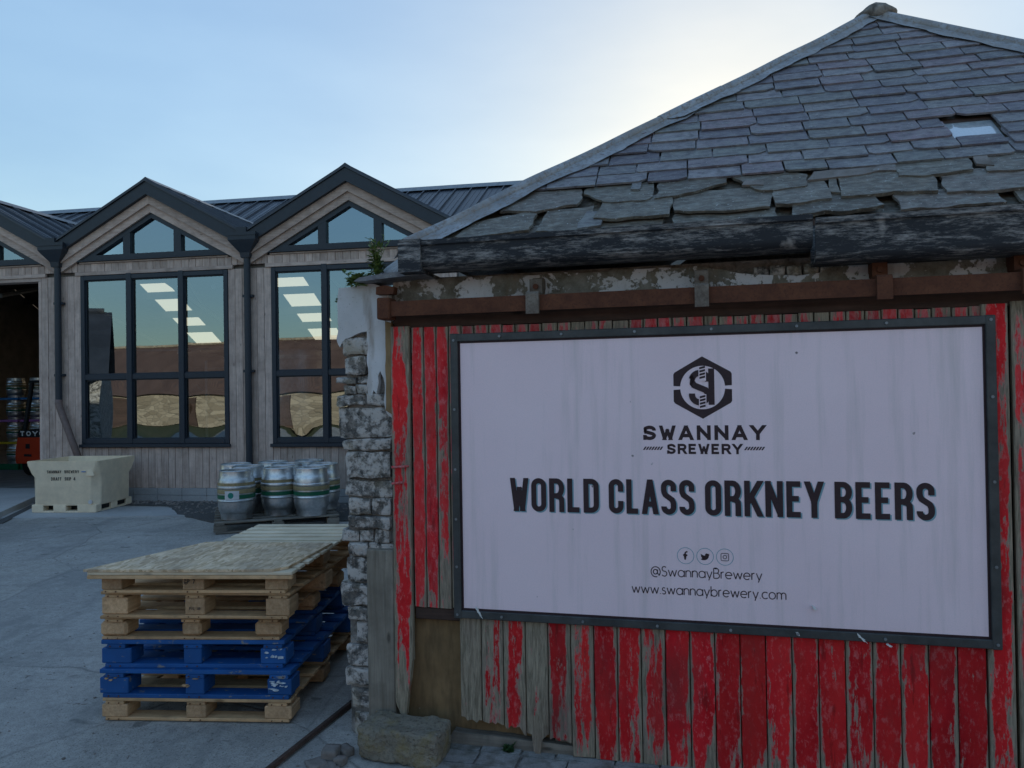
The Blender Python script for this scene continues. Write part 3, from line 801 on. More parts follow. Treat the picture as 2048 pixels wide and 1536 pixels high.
def big_window(x0, x1, z0=.945, z1=3.745):
    W = MB().box(x0, x1, -.05, .05, z0 - .045, z0 + .0).build('window', 'anthracite', BR)   # sill rail
    W.data.name = 'window'
    t = .075
    f = MB()
    f.cbox(x0, x0 + t, -.045, .05, z0 + .003, z1, .006); f.cbox(x1 - t, x1, -.045, .05, z0 + .003, z1, .006)
    f.cbox(x0 + t, x1 - t, -.045, .05, z1 - t, z1, .006); f.cbox(x0 + t, x1 - t, -.045, .05, z0 + .003, z0 + .085, .006)
    f.build('frame', 'anthracite', W)
    ml = [x0 + (x1 - x0) * .337, x0 + (x1 - x0) * .690]
    for c in ml: MB().cbox(c - .048, c + .048, -.056, .052, z0 + .004, z1 + .018, .006).build('mullion', 'anthracite', W)
    zt = 2.055
    xs = [x0 + t] + [v for c in ml for v in (c - .048, c + .048)] + [x1 - t]
    for i in range(3):
        a, b = xs[2 * i], xs[2 * i + 1]
        MB().cbox(a - .002, b + .002, -.040, .045, zt - .045, zt + .045, .005).build('transom', 'anthracite', W)
        for (za, zb, bow) in ((z0 + .07, zt - .03, rnd.uniform(.0016, .0026)), (zt + .03, z1 - .06, rnd.uniform(.0005, .0015))):
            bowed_pane([(a - .01, za), (b + .01, za), (b + .01, zb), (a - .01, zb)], .012, bow, 'pane', W)
            g = MB()
            for (p, q, r_, s_) in ((a - .001, a + .016, za + .01, zb - .01), (b - .016, b + .001, za + .01, zb - .01)):
                g.box(p, q, -.012, .006, r_, s_)
            for (r_, s_) in ((za + .01, za + .03), (zb - .03, zb - .01)): g.box(a + .016, b - .016, -.012, .006, r_, s_)
            g.build('glazing_bead', 'anthracite', W)
    MB().cbox(x0 - .03, x1 + .03, -.075, -.047, z0 - .055, z0 - .005, .004).build('sill', 'anthracite', W)
    return W
def gable(k, door=False):
    c = BC(k); hw = BAYW / 2
    # dark metal verge fascia
    for s in (-1, 1):
        m = MB(); P = [(c, RZ), (c + s * hw, VZ), (c + s * hw, VZ - .20), (c, RZ - .205)]
        m.prism(P, -.20, -.135, 'y')
        m.build('fascia', 'anthracite', BR)
        m = MB(); P = [(c, RZ + .035), (c + s * hw, VZ + .035), (c + s * hw, VZ + .004), (c, RZ + .004)]
        m.prism(P, -.225, -.10, 'y'); m.build('verge_flashing', 'roof_metal', BR)
        # soffit and timber barge boards in two steps
        a0, a1, a2 = RZ - .203, RZ - .345, RZ - .475
        m = MB(); m.prism([(c, a0), (c + s * (hw - .0), a0 - SL * hw), (c + s * hw, a1 - SL * hw), (c, a1)], -.128, -.062, 'y'); m.build('barge_board', 'larch_h', BR)
        m = MB(); m.prism([(c, a1 + .01), (c + s * hw, a1 + .01 - SL * hw), (c + s * (hw - .0), a2 - SL * hw), (c, a2)], -.086, -.044, 'y'); m.build('barge_board', 'larch_h', BR)
        m = MB(); m.quad((c, -.134, RZ - .206), (c + s * hw, -.134, VZ - .201), (c + s * hw, 0, VZ - .201), (c, 0, RZ - .206)); m.build('soffit', 'anthracite', BR)
    # gable window: sill line z 4.0, apex z 4.745
    zb, ap = 4.005, RZ - .475
    bx = (ap - zb) / SL
    tri = lambda d: [(c - bx + d * (1 / SL + math.sqrt(1 + 1 / SL ** 2)) , zb + d), (c + bx - d * (1 / SL + math.sqrt(1 + 1 / SL ** 2)), zb + d), (c, ap - d * math.sqrt(1 + SL ** 2))]
    W = frame_poly(tri(0.0), tri(.075), -.052, .045).build('window', 'anthracite', BR)
    inn = tri(.07)
    mx = .46
    for s in (-1, 1):
        zt = inn[2][1] - SL * (mx - .06)
        MB().prism([(c + s * (mx - .065), zb + .07), (c + s * (mx + .065), zb + .07), (c + s * (mx + .065), inn[2][1] - SL * (mx + .065)), (c + s * (mx - .065), inn[2][1] - SL * (mx - .065))], -.049, .042, 'y').build('mullion', 'anthracite', W)
    top = inn[2][1]
    bowed_pane([(c - mx, zb + .06), (c + mx, zb + .06), (c + mx, top - SL * mx), (c, top + .01), (c - mx, top - SL * mx)], .01, 0, 'pane', W)
    for s in (-1, 1):
        bowed_pane([(c + s * mx, zb + .06), (inn[1][0] if s > 0 else inn[0][0], zb + .06), (c + s * mx, top - SL * mx)], .01, 0, 'pane', W)
    MB().cbox(c - bx - .05, c + bx + .05, -.085, .0, zb - .028, zb - .002, .004).build('sill', 'anthracite', W)
    # short boards between the windows, head trim
    hboard(c - bx - .02, c + bx + .02, -.05, 0, zb - .055, zb - .03)
    boards(c - 1.40, c + 1.40, 3.815, zb - .056, .125)
    hboard(c - 1.43, c + 1.43, -.05, .0, 3.752, 3.812)
    # pier boards each side
    for s in (-1, 1):
        a, b = sorted((c + s * 1.337, c + s * (hw - .002)))
        boards(a, b, .225, 3.75, .12, -.028)
        # cheeks above
        a, b = sorted((c + s * 1.402, c + s * (hw - .002)))
        boards(a, b, 3.752 + .063, 3.985, .12, -.026)
    # wall core behind the boards
    m = MB(); 
    for s in (-1, 1):
        a, b = sorted((c + s * 1.34, c + s * hw)); m.box(a, b, .002, .16, .0, 3.76)
    m.box(c - hw, c + hw, .052, .16, 3.765, 4.0)
    m.build('wall', 'interior_wall', BR)
    if not door:
        big_window(c - 1.335, c + 1.335)
        boards(c - 1.335, c + 1.335, .225, .885, .122)
        MB().box(c - 1.335, c + 1.335, .002, .16, .0, .89).build('wall', 'interior_wall', BR)
    else:
        MB().cbox(c - 1.337, c - 1.28, -.03, .16, .09, 3.69, .004).build('door_jamb', 'larch', BR)
        MB().cbox(c + 1.28, c + 1.337, -.03, .16, .09, 3.69, .004).build('door_jamb', 'larch', BR)
        hboard(c - 1.337, c + 1.337, -.03, .16, 3.692, 3.75, 'door_head')
    # plinth blocks
    x = c - hw if not door else c + 1.30
    while x < c + hw - .01:
        b = min(c + hw, x + .44)
        for (za, zb_) in ((.0, .108), (.112, .222)):
            MB().cbox(x + .003, b - .003, -.045 + rnd.uniform(-.003, .003), .0, za, zb_, .004).build('plinth_block', 'plinth_concrete', BR)
        x = b
    # gable roof sheets: ribbed metal down each slope
    D = 4.64
    npan = 11
    for s in (-1, 1):
        for i in range(npan):
            y0, y1 = -.19 + (D + .19) * i / npan, -.19 + (D + .19) * (i + 1) / npan
            # the far sheets stop on the main roof slope
            def lowz(y):
                d = max(0.0, (y - 2.92) / (4.64 - 2.92)); return hw * (1 - min(1, d))
            l0, l1 = max(.05, lowz(y0)), max(.02, lowz(y1))
            z = lambda x: RZ + .02 - SL * x
            m = MB()
            m.quad((c + s * .0, y0, z(0)), (c + s * l0, y0, z(l0)), (c + s * l1, y1, z(l1)), (c + s * 0, y1, z(0)))
            for (ya, ll, rr) in ((y0, l0, .016), (y0 + (y1 - y0) * .5, (l0 + l1) / 2, .010)):
                h = .045 if rr > .012 else .016
                m.quad((c, ya - rr, z(0)), (c + s * ll, ya - rr, z(ll)), (c + s * ll, ya - rr * .5, z(ll) + h), (c, ya - rr * .5, z(0) + h))
                m.quad((c, ya - rr * .5, z(0) + h), (c + s * ll, ya - rr * .5, z(ll) + h), (c + s * ll, ya + rr * .5, z(ll) + h), (c, ya + rr * .5, z(0) + h))
                m.quad((c, ya + rr * .5, z(0) + h), (c + s * ll, ya + rr * .5, z(ll) + h), (c + s * ll, ya + rr, z(ll)), (c, ya + rr, z(0)))
            m.build('roof_sheet', 'roof_metal', BR)
    m = MB(); m.prism([(c - .14, RZ + .03 - SL * .14 + .03), (c, RZ + .075), (c + .14, RZ + .03 - SL * .14 + .03), (c, RZ + .05)], -.2, 4.55, 'y')
    m.build('ridge_cap', 'roof_metal', BR)
for k in (-2, -1, 0, 1): gable(k, k == -1)

# rainwater hoppers and downpipes in the valleys
def downpipe(k, bottom, spout):
    x = BC(k) + BAYW / 2
    P = MB().tube([(x + .005, -.105, 3.95), (x + .005, -.105, bottom)], .052, 14).build('downpipe', 'anthracite', BR, True)
    smooth_by_angle(P)
    h = MB()
    prof = [(.235, 4.275), (.235, 4.17), (.20, 4.12), (.085, 3.98), (.07, 3.90)]
    for i in range(len(prof) - 1):
        (a, za), (b, zb) = prof[i], prof[i + 1]
        ya, yb = -.12 - a * .62, -.12 - b * .62; yc, yd = -.12 + a * .5, -.12 + b * .5
        A = [(x - a, ya, za), (x + a, ya, za), (x + a, yc, za), (x - a, yc, za)]; B = [(x - b, yb, zb), (x + b, yb, zb), (x + b, yd, zb), (x - b, yd, zb)]
        for j in range(4): h.quad(A[(j + 1) % 4], A[j], B[j], B[(j + 1) % 4])
    h.box(x - .245, x + .245, -.275, -.235, 4.235, 4.285); h.box(x - .10, x + .07, -.25, -.05, 4.27, 4.37)
    h.box(x - .23, x + .23, -.23, .0, 4.20, 4.24)
    h.build('hopper', 'anthracite', P)
    for z in (3.3, 2.1): 
        MB().box(x - .085, x + .085, -.10, -.03, z - .02, z + .02).build('bracket', 'anthracite', P)
    if spout:
        MB().tube([(x + .005, -.105, bottom + .03), (x + .005, -.11, bottom - .03), (x + .03, -.12, bottom - .09), (x + .28, -.16, bottom - .62), (x + .62, -.2, bottom - 1.35)], [.056, .058, .055, .055, .055], 12).build('spout_pipe', 'copper_pipe', P, True)
downpipe(-1, 1.66, True); downpipe(0, .15, False); downpipe(-2, .15, False)

# main roof behind the gables
RD, RH = 8.0, 7.05
MS = (RH - VZ) / (RD - 2.92)
xl, xr, pw = -13.0, 12.2, .42
k = int((xr - xl) / pw)
for i in range(k):
    x0, x1 = xl + i * pw, xl + (i + 1) * pw
    m = MB()
    m.quad((x0, 2.8, VZ - .07), (x1, 2.8, VZ - .07), (x1, RD, RH), (x0, RD, RH))
    h = .05
    for (xa, r_, h) in ((x0, .02, .05), (x0 + pw * .33, .012, .012), (x0 + pw * .66, .012, .012)):
        m.quad((xa - r_, 2.8, VZ - .07), (xa - r_ * .5, 2.8, VZ - .07 + h), (xa - r_ * .5, RD, RH + h), (xa - r_, RD, RH))
        m.quad((xa - r_ * .5, 2.8, VZ - .07 + h), (xa + r_ * .5, 2.8, VZ - .07 + h), (xa + r_ * .5, RD, RH + h), (xa - r_ * .5, RD, RH + h))
        m.quad((xa + r_ * .5, 2.8, VZ - .07 + h), (xa + r_, 2.8, VZ - .07), (xa + r_, RD, RH), (xa + r_ * .5, RD, RH + h))
    m.build('roof_sheet', 'roof_metal', BR)
m = MB(); m.prism([(RD - .28, RH - .10), (RD, RH + .07), (RD + .28, RH - .10), (RD, RH + .03)], xl, xr, 'x'); m.build('ridge_cap', 'galv', BR)
# rear slope with two rooflight strips, purlins under it
BD, BZ = 16.0, RH - .547 * 8.0
strips = [(-8.45, -7.40), (-3.85, -2.75), (1.2, 2.2), (5.8, 6.8)]
zr = lambda y: RH - .547 * (y - RD)
edges = [xl] + [v for s in strips for v in s] + [xr]
m = MB()
for i in range(0, len(edges), 2):
    a, b = edges[i], edges[i + 1]
    m.quad((a, RD, zr(RD)), (b, RD, zr(RD)), (b, BD, zr(BD)), (a, BD, zr(BD)))
    m.quad((a, RD, zr(RD) - .06), (a, BD, zr(BD) - .06), (b, BD, zr(BD) - .06), (b, RD, zr(RD) - .06))
for (a, b) in strips:
    m.quad((a, RD, zr(RD)), (b, RD, zr(RD)), (b, RD + 2.4, zr(RD + 2.4)), (a, RD + 2.4, zr(RD + 2.4)))
    m.quad((a, 14.2, zr(14.2)), (b, 14.2, zr(14.2)), (b, BD, zr(BD)), (a, BD, zr(BD)))
m.build('rear_roof', 'interior_roof', BR)
for (a, b) in strips:
    m = MB(); m.quad((a, RD + 2.4, zr(RD + 2.4)), (b, RD + 2.4, zr(RD + 2.4)), (b, 14.2, zr(14.2)), (a, 14.2, zr(14.2)))
    m.build('rooflight', 'rooflight', BR)
for y in (9.2, 10.6, 11.35, 12.3, 13.1, 14.3):
    MB().box(xl, xr, y - .05, y + .05, zr(y) - .30, zr(y) - .07).build('purlin', 'interior_roof', BR)
for x in (-9.6, -6.0, -1.0, 3.6):
    m = MB(); m.tube([(x, 3, 3.95), (x, RD, 5.3), (x, 15.8, 3.0)], .05, 6); m.tube([(x, RD, 5.3), (x, RD, 6.9)], .04, 6); m.tube([(x, 5.5, 4.6), (x, RD, 6.7)], .04, 6); m.tube([(x, 10.8, 4.5), (x, RD, 6.7)], .04, 6)
    m.build('roof_truss', 'pipe_grey', BR)
m = MB(); m.quad((xl, 2.85, VZ - .16), (xr, 2.85, VZ - .16), (xr, RD, RH - .09), (xl, RD, RH - .09)); m.build('roof_lining', 'interior_roof', BR)
m = MB(); m.box(xl, xr, BD, BD + .2, -.05, zr(BD)); m.box(xl - .2, xl, 0.2, BD, -.05, 4.0); m.box(xr, xr + .2, 0.2, BD, -.05, 4.0)
m.prism([(0.2, 4.0), (2.9, 4.2), (RD, RH), (BD, zr(BD)), (BD, 2.5), (0.2, 2.5)], xl - .2, xl - .01, 'x'); m.prism([(0.2, 4.0), (2.9, 4.2), (RD, RH), (BD, zr(BD)), (BD, 2.5), (0.2, 2.5)], xr + .01, xr + .2, 'x')
m.build('rear_wall', 'interior_wall', BR)
m = MB(); m.quad((xl, .17, .06), (xr, .17, .06), (xr, BD, .06), (xl, BD, .06)); m.build('floor', 'interior_wall', BR)
for bx_ in ((BC(-1) + BAYW / 2 - .05, BC(-1) + BAYW / 2 + .05, .3, 7.0, .06, 2.6), (-13, BC(-2) - 1.72, .02, .15, 0, 4.2), (BC(1) + 1.72, xr, .02, .15, 0, 4.2)):
    MB().box(*bx_).build('partition', 'interior_wall', BR)

# things inside, seen through the glass and the loading bay
def tank(x, y, r, h, label):
    T = empty('fermenter_tank', (0, 0, 0)); T.parent = None
    w = Matrix.Translation(Q0) @ Matrix.Rotation(FY, 4, 'Z') @ Vector((x, y, .06))
    T.location = w; T.rotation_euler = (0, 0, FY)
    tag(T, label, 'tank', 'steel tanks behind the brewery windows')
    smooth_by_angle(MB().lathe([(.01, .55), (r * .6, .75), (r, 1.0), (r, h - .3), (r * .97, h - .22), (r * .6, h - .06), (.12, h), (.1, h + .08), (.005, h + .08)], 36).build('body', 'steel_dull', T), 40)
    smooth_by_angle(MB().lathe([(r + .012, h - .42), (r + .03, h - .42), (r + .03, h - .34), (r + .012, h - .34)], 36).build('rim_band', 'steel', T), 40)
    for a in (45, 135, 225, 315):
        MB().tube([(r * .8 * math.cos(R(a)), r * .8 * math.sin(R(a)), 1.0), (r * .8 * math.cos(R(a)), r * .8 * math.sin(R(a)), 0)], .045, 8).build('leg', 'steel_dull', T)
    return T
tank(-.15, 4.6, .75, 2.85, 'domed steel fermenting tank behind the right hand window')
tank(-3.3, 6.0, .9, 2.75, 'steel fermenting tank behind the middle of the left window')
def railing(x0, x1, y, z, label):
    T = empty('gantry_frame', Matrix.Translation(Q0) @ Matrix.Rotation(FY, 4, 'Z') @ Vector((0, y, .06)), FY)
    tag(T, label, 'gantry')
    k = 5
    for i in range(k):
        x = x0 + (x1 - x0) * i / (k - 1)
        MB().tube([(x, 0, 0), (x, 0, z - (.25 if i % 2 else 0))], .035, 8).build('post', 'pipe_grey', T)
    for zz in (z, z - .42, 1.55): MB().tube([(x0, 0, zz), (x1, .02, zz)], .028, 8).build('rail', 'pipe_grey', T)
    MB().tube([(x1 - 1.3, .05, 1.9), (x1 + .1, .05, .8)], .025, 8).build('brace', 'pipe_grey', T)
    MB().tube([(x1 - .9, .05, 1.9), (x1 + .5, .05, .8)], .025, 8).build('brace', 'pipe_grey', T)
    MB().box(x0, x1, -.02, .5, 1.5, 1.53).build('deck', 'pipe_grey', T)
railing(-3.3, -.8, 3.4, 2.65, 'grey tubular gantry with rails behind the left window')

# ---------------------------------------------------------------- the old slate roofed store
ST = empty('stone_store', P0, WY)
tag(ST, 'old stone store with a hipped slate roof and a peeling red sliding door', 'building')
def stone(x0, x1, z0, z1, y0, y1, seed, amp=.016, sub=4, name='stone', mat='rubble', parent=None, rnd_pow=3.2):
    """weathered block: rounded box pushed about by noise"""
    bm = bmesh.new(); bmesh.ops.create_cube(bm, size=2.0)
    bmesh.ops.subdivide_edges(bm, edges=bm.edges[:], cuts=sub, use_grid_fill=True)
    cx, cy, cz = (x0 + x1) / 2, (y0 + y1) / 2, (z0 + z1) / 2
    hx, hy, hz = (x1 - x0) / 2, (y1 - y0) / 2, (z1 - z0) / 2
    for v in bm.verts:
        p = v.co.copy()
        l = (abs(p.x) ** 14 + abs(p.y) ** 14 + abs(p.z) ** 14) ** (1 / 14)
        p = p / max(l, 1e-6)
        q = Vector((cx + p.x * hx, cy + p.y * hy, cz + p.z * hz))
        nv = noise.noise_vector((q.x * 9 + seed, q.y * 9, q.z * 9)) * amp + noise.noise_vector((q.x * 30 + seed, q.y * 30, q.z * 30)) * amp * .35
        v.co = q + nv
    m = MB(); m.add(bm)
    return m.build(name, mat, parent or ST, sub < 4 or sub > 8)
# wall core: left pier, lintel, right part, side and back walls
m = MB()
m.box(-.535, -.275, .032, .55, 0, 2.2); m.box(-.51, -.05, .55, 5.4, 0, 2.30)
m.box(2.95, 4.30, .06, .5, 0, 2.25); m.box(3.9, 4.32, .5, 5.4, 0, 2.3); m.box(-.51, 4.32, 5.4, 5.8, 0, 2.3)
m.box(-.27, 2.95, .09, .5, 2.04, 2.28)
m.build('wall', 'mortar', ST)
# pier stones, courses measured up the jamb
cours = [(-.02, .112), (.118, .232), (.236, .328), (.332, .448), (.452, .561), (.565, .636), (.64, .753), (.757, .885), (.89, .957), (.96, 1.022), (1.026, 1.092), (1.095, 1.18), (1.184, 1.277), (1.28, 1.414), (1.418, 1.476), (1.48, 1.642), (1.646, 1.704), (1.708, 1.752), (1.756, 1.794), (1.798, 1.89), (1.894, 1.99)]
for i, (a, b) in enumerate(cours):
    lo = -.545 + rnd.uniform(-.030, .024) + (0.02 if i < 6 else 0)
    hi = -.288 + rnd.uniform(-.012, .012)
    if i >= 15: lo -= .018
    cuts = [lo, hi]
    if b < .90: cuts = [lo, -.36]                       # timber post covers the rest
    elif i == 9: cuts = [lo, -.47, -.39, hi]
    elif i in (8, 16): cuts = [lo, -.42, hi]
    elif i in (17, 18): cuts = [lo, -.47, -.40]
    elif b > 1.79: cuts = [lo, -.405]
    elif rnd.random() < .2: cuts = [lo, rnd.uniform(-.45, -.38), hi]
    for j in range(len(cuts) - 1):
        stone(cuts[j] + .002, cuts[j + 1] - .004, a + .001, b - .003, .0 + rnd.uniform(-.012, .014), .2, i * 7.3 + j * 2.9, .014, 6)
    # stones of the side wall behind
    y = .2
    while y < 2.6:
        L_ = rnd.uniform(.22, .5)
        stone(-.53 + rnd.uniform(-.02, .015), -.40, a + .002, b - .004, y + .004, y + L_ - .006, i * 3.1 + y * 11, .013, 2)
        y += L_
# rendered head of the pier with a broken lower edge
ol = [(-.566, 1.985), (-.555, 1.94), (-.525, 1.985), (-.47, 2.0), (-.408, 2.012), (-.405, 1.80), (-.404, 1.70), (-.385, 1.668), (-.372, 1.72), (-.355, 1.70), (-.352, 1.79), (-.338, 1.815), (-.322, 1.78), (-.318, 1.66), (-.30, 1.60), (-.276, 1.58), (-.272, 1.80), (-.272, 2.02), (-.285, 2.23), (-.36, 2.245), (-.46, 2.25), (-.555, 2.235), (-.566, 2.20)]
o = MB().prism(rough_outline(ol, .011, .007, 2), -.004, .35, 'y').build('render_coat', 'whitewash', ST); o.color = (.66, 0, 0, 1)
# wall head band over the rail, flaking
ol = [(-.285, 2.10), (.3, 2.10), (1.0, 2.10), (1.9, 2.10), (3.0, 2.10), (4.3, 2.10), (4.3, 2.22), (3.1, 2.235), (2.45, 2.235), (2.1, 2.225), (1.93, 2.24), (1.8, 2.238), (1.72, 2.20), (1.6, 2.195), (1.45, 2.21), (1.2, 2.262), (.7, 2.262), (.2, 2.268), (-.285, 2.27)]
o = MB().prism(rough_outline(ol, .03, .005, 9), .045, .095, 'y').build('render_coat', 'whitewash', ST); o.color = (.50, 0, 0, 1)
for i in range(7):
    x = 1.45 + i * .07
    stone(x, x + .065, 2.20, 2.245, .05, .12, i * 5.1, .006, 2)
# plaster return beside the door, ochre stain
o = MB().prism(rough_outline([(-.302, 1.62), (-.272, 1.60), (-.268, 2.05), (-.30, 2.06)], .03, .003, 4), -.021, .06, 'y').build('plaster_strip', 'stained_board', ST)
# timber post at the jamb
o = MB().cbox(-.415, -.270, -.03, .06, .0, .932, .006).build('jamb_post', 'grey_timber', ST)
# board behind the broken part of the door, sill timbers
MB().cbox(-.29, .46, .05, .07, .0, .74, .003).build('backing_board', 'stained_board', ST)
MB().cbox(.09, 2.6, .045, .065, .0, .80, .003).build('backing_board', 'stained_board', ST)
o = MB().prism(rough_outline([(-.02, .004), (.50, .002), (.62, .0), (.60, .05), (.30, .062), (.02, .064)], .04, .004, 6), -.012, .04, 'y').build('sill_timber', 'sill_timber', ST)
o = MB().prism(rough_outline([(.50, .004), (2.5, .0), (2.5, .06), (1.2, .07), (.52, .085)], .05, .005, 8), .018, .042, 'y').build('sill_timber', 'sill_timber', ST)
m = MB(); m.box(2.44, 2.96, .06, .09, 0, 2.04); m.build('backing_board', 'shadow_void', ST)  # black sheet stands for the dark behind the next leaf

# sliding door
DR = empty('door', (0, 0, 0)); DR.parent = ST
def plank(x0, x1, z0, z1, cov, pale=0.0, y0=-.022, y1=.0, ragged=None, name='plank', mat='red_paint'):
    """vertical plank; ragged = list of (fraction, z) for a broken lower end"""
    bot = ragged or [(0, z0 + rnd.uniform(-.004, .004)), (1, z0 + rnd.uniform(-.004, .004))]
    nz_ = max(2, int((z1 - z0) / .25))
    m = MB(); xs = [b[0] for b in bot]
    g = .0023
    cols = []
    for (fx, zb) in bot:
        x = x0 + g + (x1 - x0 - 2 * g) * fx
        cols.append([(x, zb + (z1 - zb) * j / nz_) for j in range(nz_ + 1)])
    c = .004
    W_ = x1 - x0
    def yv(x):
        d = min(x - x0 - g, x1 - g - x)
        return y0 + (c if d < .0015 else 0)
    # add a column just inside each edge for the arris
    fr_ = []
    for k_, (fx, zb) in enumerate(bot):
        fr_.append((fx, zb))
        if k_ == 0: fr_.append((.05, zb + (bot[1][1] - zb) * .05 / max(.05, bot[1][0])))
        if k_ == len(bot) - 2: fr_.append((.95, bot[-1][1]))
    fr_ = sorted(set(fr_))
    nx_ = len(fr_)
    for side in (0, 1):
        for (fx, zb) in fr_:
            x = x0 + g + (W_ - 2 * g) * fx
            for j in range(nz_ + 1):
                z = zb + (z1 - zb) * j / nz_
                y = (yv(x) + .0015 * noise.noise((x * 5, z * 3, 4.0))) if side == 0 else y1
                m.uv[len(m.v)] = (fx, (z - z0) / (z1 - z0))
                m.v.append((x, y, z))
    S_ = nx_ * (nz_ + 1)
    at = lambda s_, i, j: s_ * S_ + i * (nz_ + 1) + j
    for i in range(nx_ - 1):
        for j in range(nz_):
            m.f.append((at(0, i, j), at(0, i + 1, j), at(0, i + 1, j + 1), at(0, i, j + 1)))
            m.f.append((at(1, i, j), at(1, i, j + 1), at(1, i + 1, j + 1), at(1, i + 1, j)))
        m.f.append((at(0, i, 0), at(1, i, 0), at(1, i + 1, 0), at(0, i + 1, 0)))
        m.f.append((at(0, i, nz_), at(0, i + 1, nz_), at(1, i + 1, nz_), at(1, i, nz_)))
    for j in range(nz_):
        m.f.append((at(0, 0, j), at(0, 0, j + 1), at(1, 0, j + 1), at(1, 0, j)))
        m.f.append((at(0, nx_ - 1, j), at(1, nx_ - 1, j), at(1, nx_ - 1, j + 1), at(0, nx_ - 1, j + 1)))
    o = m.build(name, mat, DR); o.color = (cov, pale, 0, 1)
    return o
# left stile, broken to a point at the foot
plank(-.271, -.172, .13, 2.03, .55, 0, -.034, -.004, [(0, .20), (.12, .17), (.3, .135), (.45, .13), (.6, .135), (.72, .25), (.85, .31), (1, .40)], 'stile')
# upper boards
x = -.168
i = 0
while x < 2.31:
    w = .0645 if i < 3 else (.0645 if i % 5 else .075)
    zb = .66 if x < .04 else .75
    plank(x, x + w, zb, 2.022 + rnd.uniform(-.003, .003), (.60 if i < 3 else .60) + rnd.uniform(-.05, .05), 0.15 if i < 3 else .55, -.018, .004)
    x += w; i += 1
# lower boards
rag = {0: [(0, .15), (.2, .148), (.3, .132), (.55, .14), (.75, .125), (.9, .142), (1, .138)], 1: [(0, .136), (.3, .128), (.45, .136), (.62, .126), (.7, .137), (1, .125)],
       2: [(0, .12), (.15, .108), (.3, .128), (.45, .118), (.7, .125), (.85, .10), (1, .085)], 3: [(0, .10), (.22, .095), (.30, .02), (.42, -.0), (.6, .004), (.70, .075), (1, .10)],
       4: [(0, .078), (.2, .09), (.45, .076), (.7, .083), (1, .07)]}
cv = [.39, .52, .50, .37, .53, .51, .60, .58, .50, .60, .61, .63, .63, .62, .60, .63, .58, .62, .61, .60, .62]
for i in range(21):
    a = .064 + i * .1078
    plank(a, a + .1078, .012, .72, cv[i] + (.02 if i > 3 else 0), 0, -.030, -.009, rag.get(i))
# right stile and the next leaf beyond
plank(2.331, 2.432, .01, 2.03, .60, 0, -.034, -.004, None, 'stile')
for i in range(5):
    a = 2.446 + i * .105
    plank(a, a + .105, .01, 2.04, (.52, .56, .55, .5, .52)[i], .2, -.014, .01)
# brown rail across the broken corner, staples, hasp
MB().cbox(-.168, .068, -.008, .03, .597, .655, .004).build('ledge', 'brown_timber', DR)
MB().cbox(-.27, 2.43, .006, .04, 1.72, 1.84, .004).build('ledge', 'brown_timber', DR)
MB().cbox(-.168, 2.43, .012, .044, .86, .98, .004).build('ledge', 'brown_timber', DR)
for z in (1.262, 1.342):
    MB().tube([(-.262, -.034, z), (-.262, -.052, z), (-.225 + (.03 if z > 1.3 else 0), -.054, z + .004), (-.215 + (.03 if z > 1.3 else 0), -.034, z + .004)], .006, 8).build('staple', 'red_paint', DR)

# rusty sliding rail with hangers
RL = MB()
RL.cbox(-.300, -.235, -.125, -.03, 2.060, 2.165, .006)
RL = RL.build('door_rail', 'rust', ST)
m = MB(); prof = [(-.105, 2.078), (-.105, 2.143), (-.03, 2.143), (-.03, 2.135), (-.096, 2.135), (-.096, 2.078), (-.07, 2.072), (-.07, 2.066), (-.105, 2.066)]
m.prism([(-.105, 2.074), (-.105, 2.146), (-.03, 2.146), (-.03, 2.130), (-.093, 2.130), (-.093, 2.074)], -.235, 4.2, 'x')
m.build('channel', 'rust', RL)
MB().prism([(.0, 2.025), (.0, 2.125), (.012, 2.125), (.012, 2.025)], -.262, 4.2, 'x').build('rail_shade_strip', 'brown_timber', RL)  # dark brown strip paints the shadowed gap under the rail
for i, (x, mat) in enumerate(((.468, 'rust_plate'), (1.222, 'rust_plate'), (1.953, 'rust'), (2.485, 'rust'), (3.2, 'rust'))):
    m = MB(); 
    m.prism([(-.128, 2.058), (-.128, 2.150), (-.118, 2.160), (-.04, 2.160), (-.04, 2.228), (.045, 2.228), (.045, 2.19), (-.02, 2.15), (-.105, 2.146), (-.110, 2.058)], x - .030, x + .030, 'x')
    m.cbox(x - .028, x + .028, .01, .046, 2.165, 2.24, .004)
    h = m.build('hanger', mat, RL)
    smooth_by_angle(MB().tube([(x, -.050, 2.192), (x, -.02, 2.192)], .013, 10).build('bolt', 'rust', h), 40)
m = MB(); m.prism(rough_outline([(-.33, 2.19), (-.24, 2.19), (-.235, 2.222), (-.29, 2.235), (-.33, 2.225)], .03, .003, 1), -.06, -.012, 'y'); m.build('end_stop', 'rust', RL)

# gutter: two lengths of worn trough
def trough(x0, x1, z0, z1, name):
    m = MB(); y0, y1 = -.165, .0
    rim = .012; hz = z1 - z0; pts = []
    outer = [(y0 - .012, z1), (y0 - .012, z1 - .022), (y0, z1 - .028)] + [(y0 + (1 - math.cos(R(t))) * .045, z0 + .038 - math.sin(R(t)) * .038) for t in range(0, 91, 15)] + [(y1, z0), (y1, z1)]
    inner = [(y1 - .01, z1), (y1 - .01, z0 + .012), (y0 + .05, z0 + .014), (y0 + .012, z0 + .045), (y0 + .012, z1)]
    m.prism(outer + inner, x0, x1, 'x')
    o = m.build(name, 'gutter', ST); return smooth_by_angle(o, 30)
GT = trough(-.150, 1.674, 2.285, 2.418, 'gutter')
G2 = trough(1.684, 4.45, 2.222, 2.402, 'gutter')
m = MB(); m.prism([(-.172, 2.28), (-.172, 2.42), (.0, 2.42), (.0, 2.28)], -.160, -.148, 'x'); m.build('stop_end', 'gutter', GT)
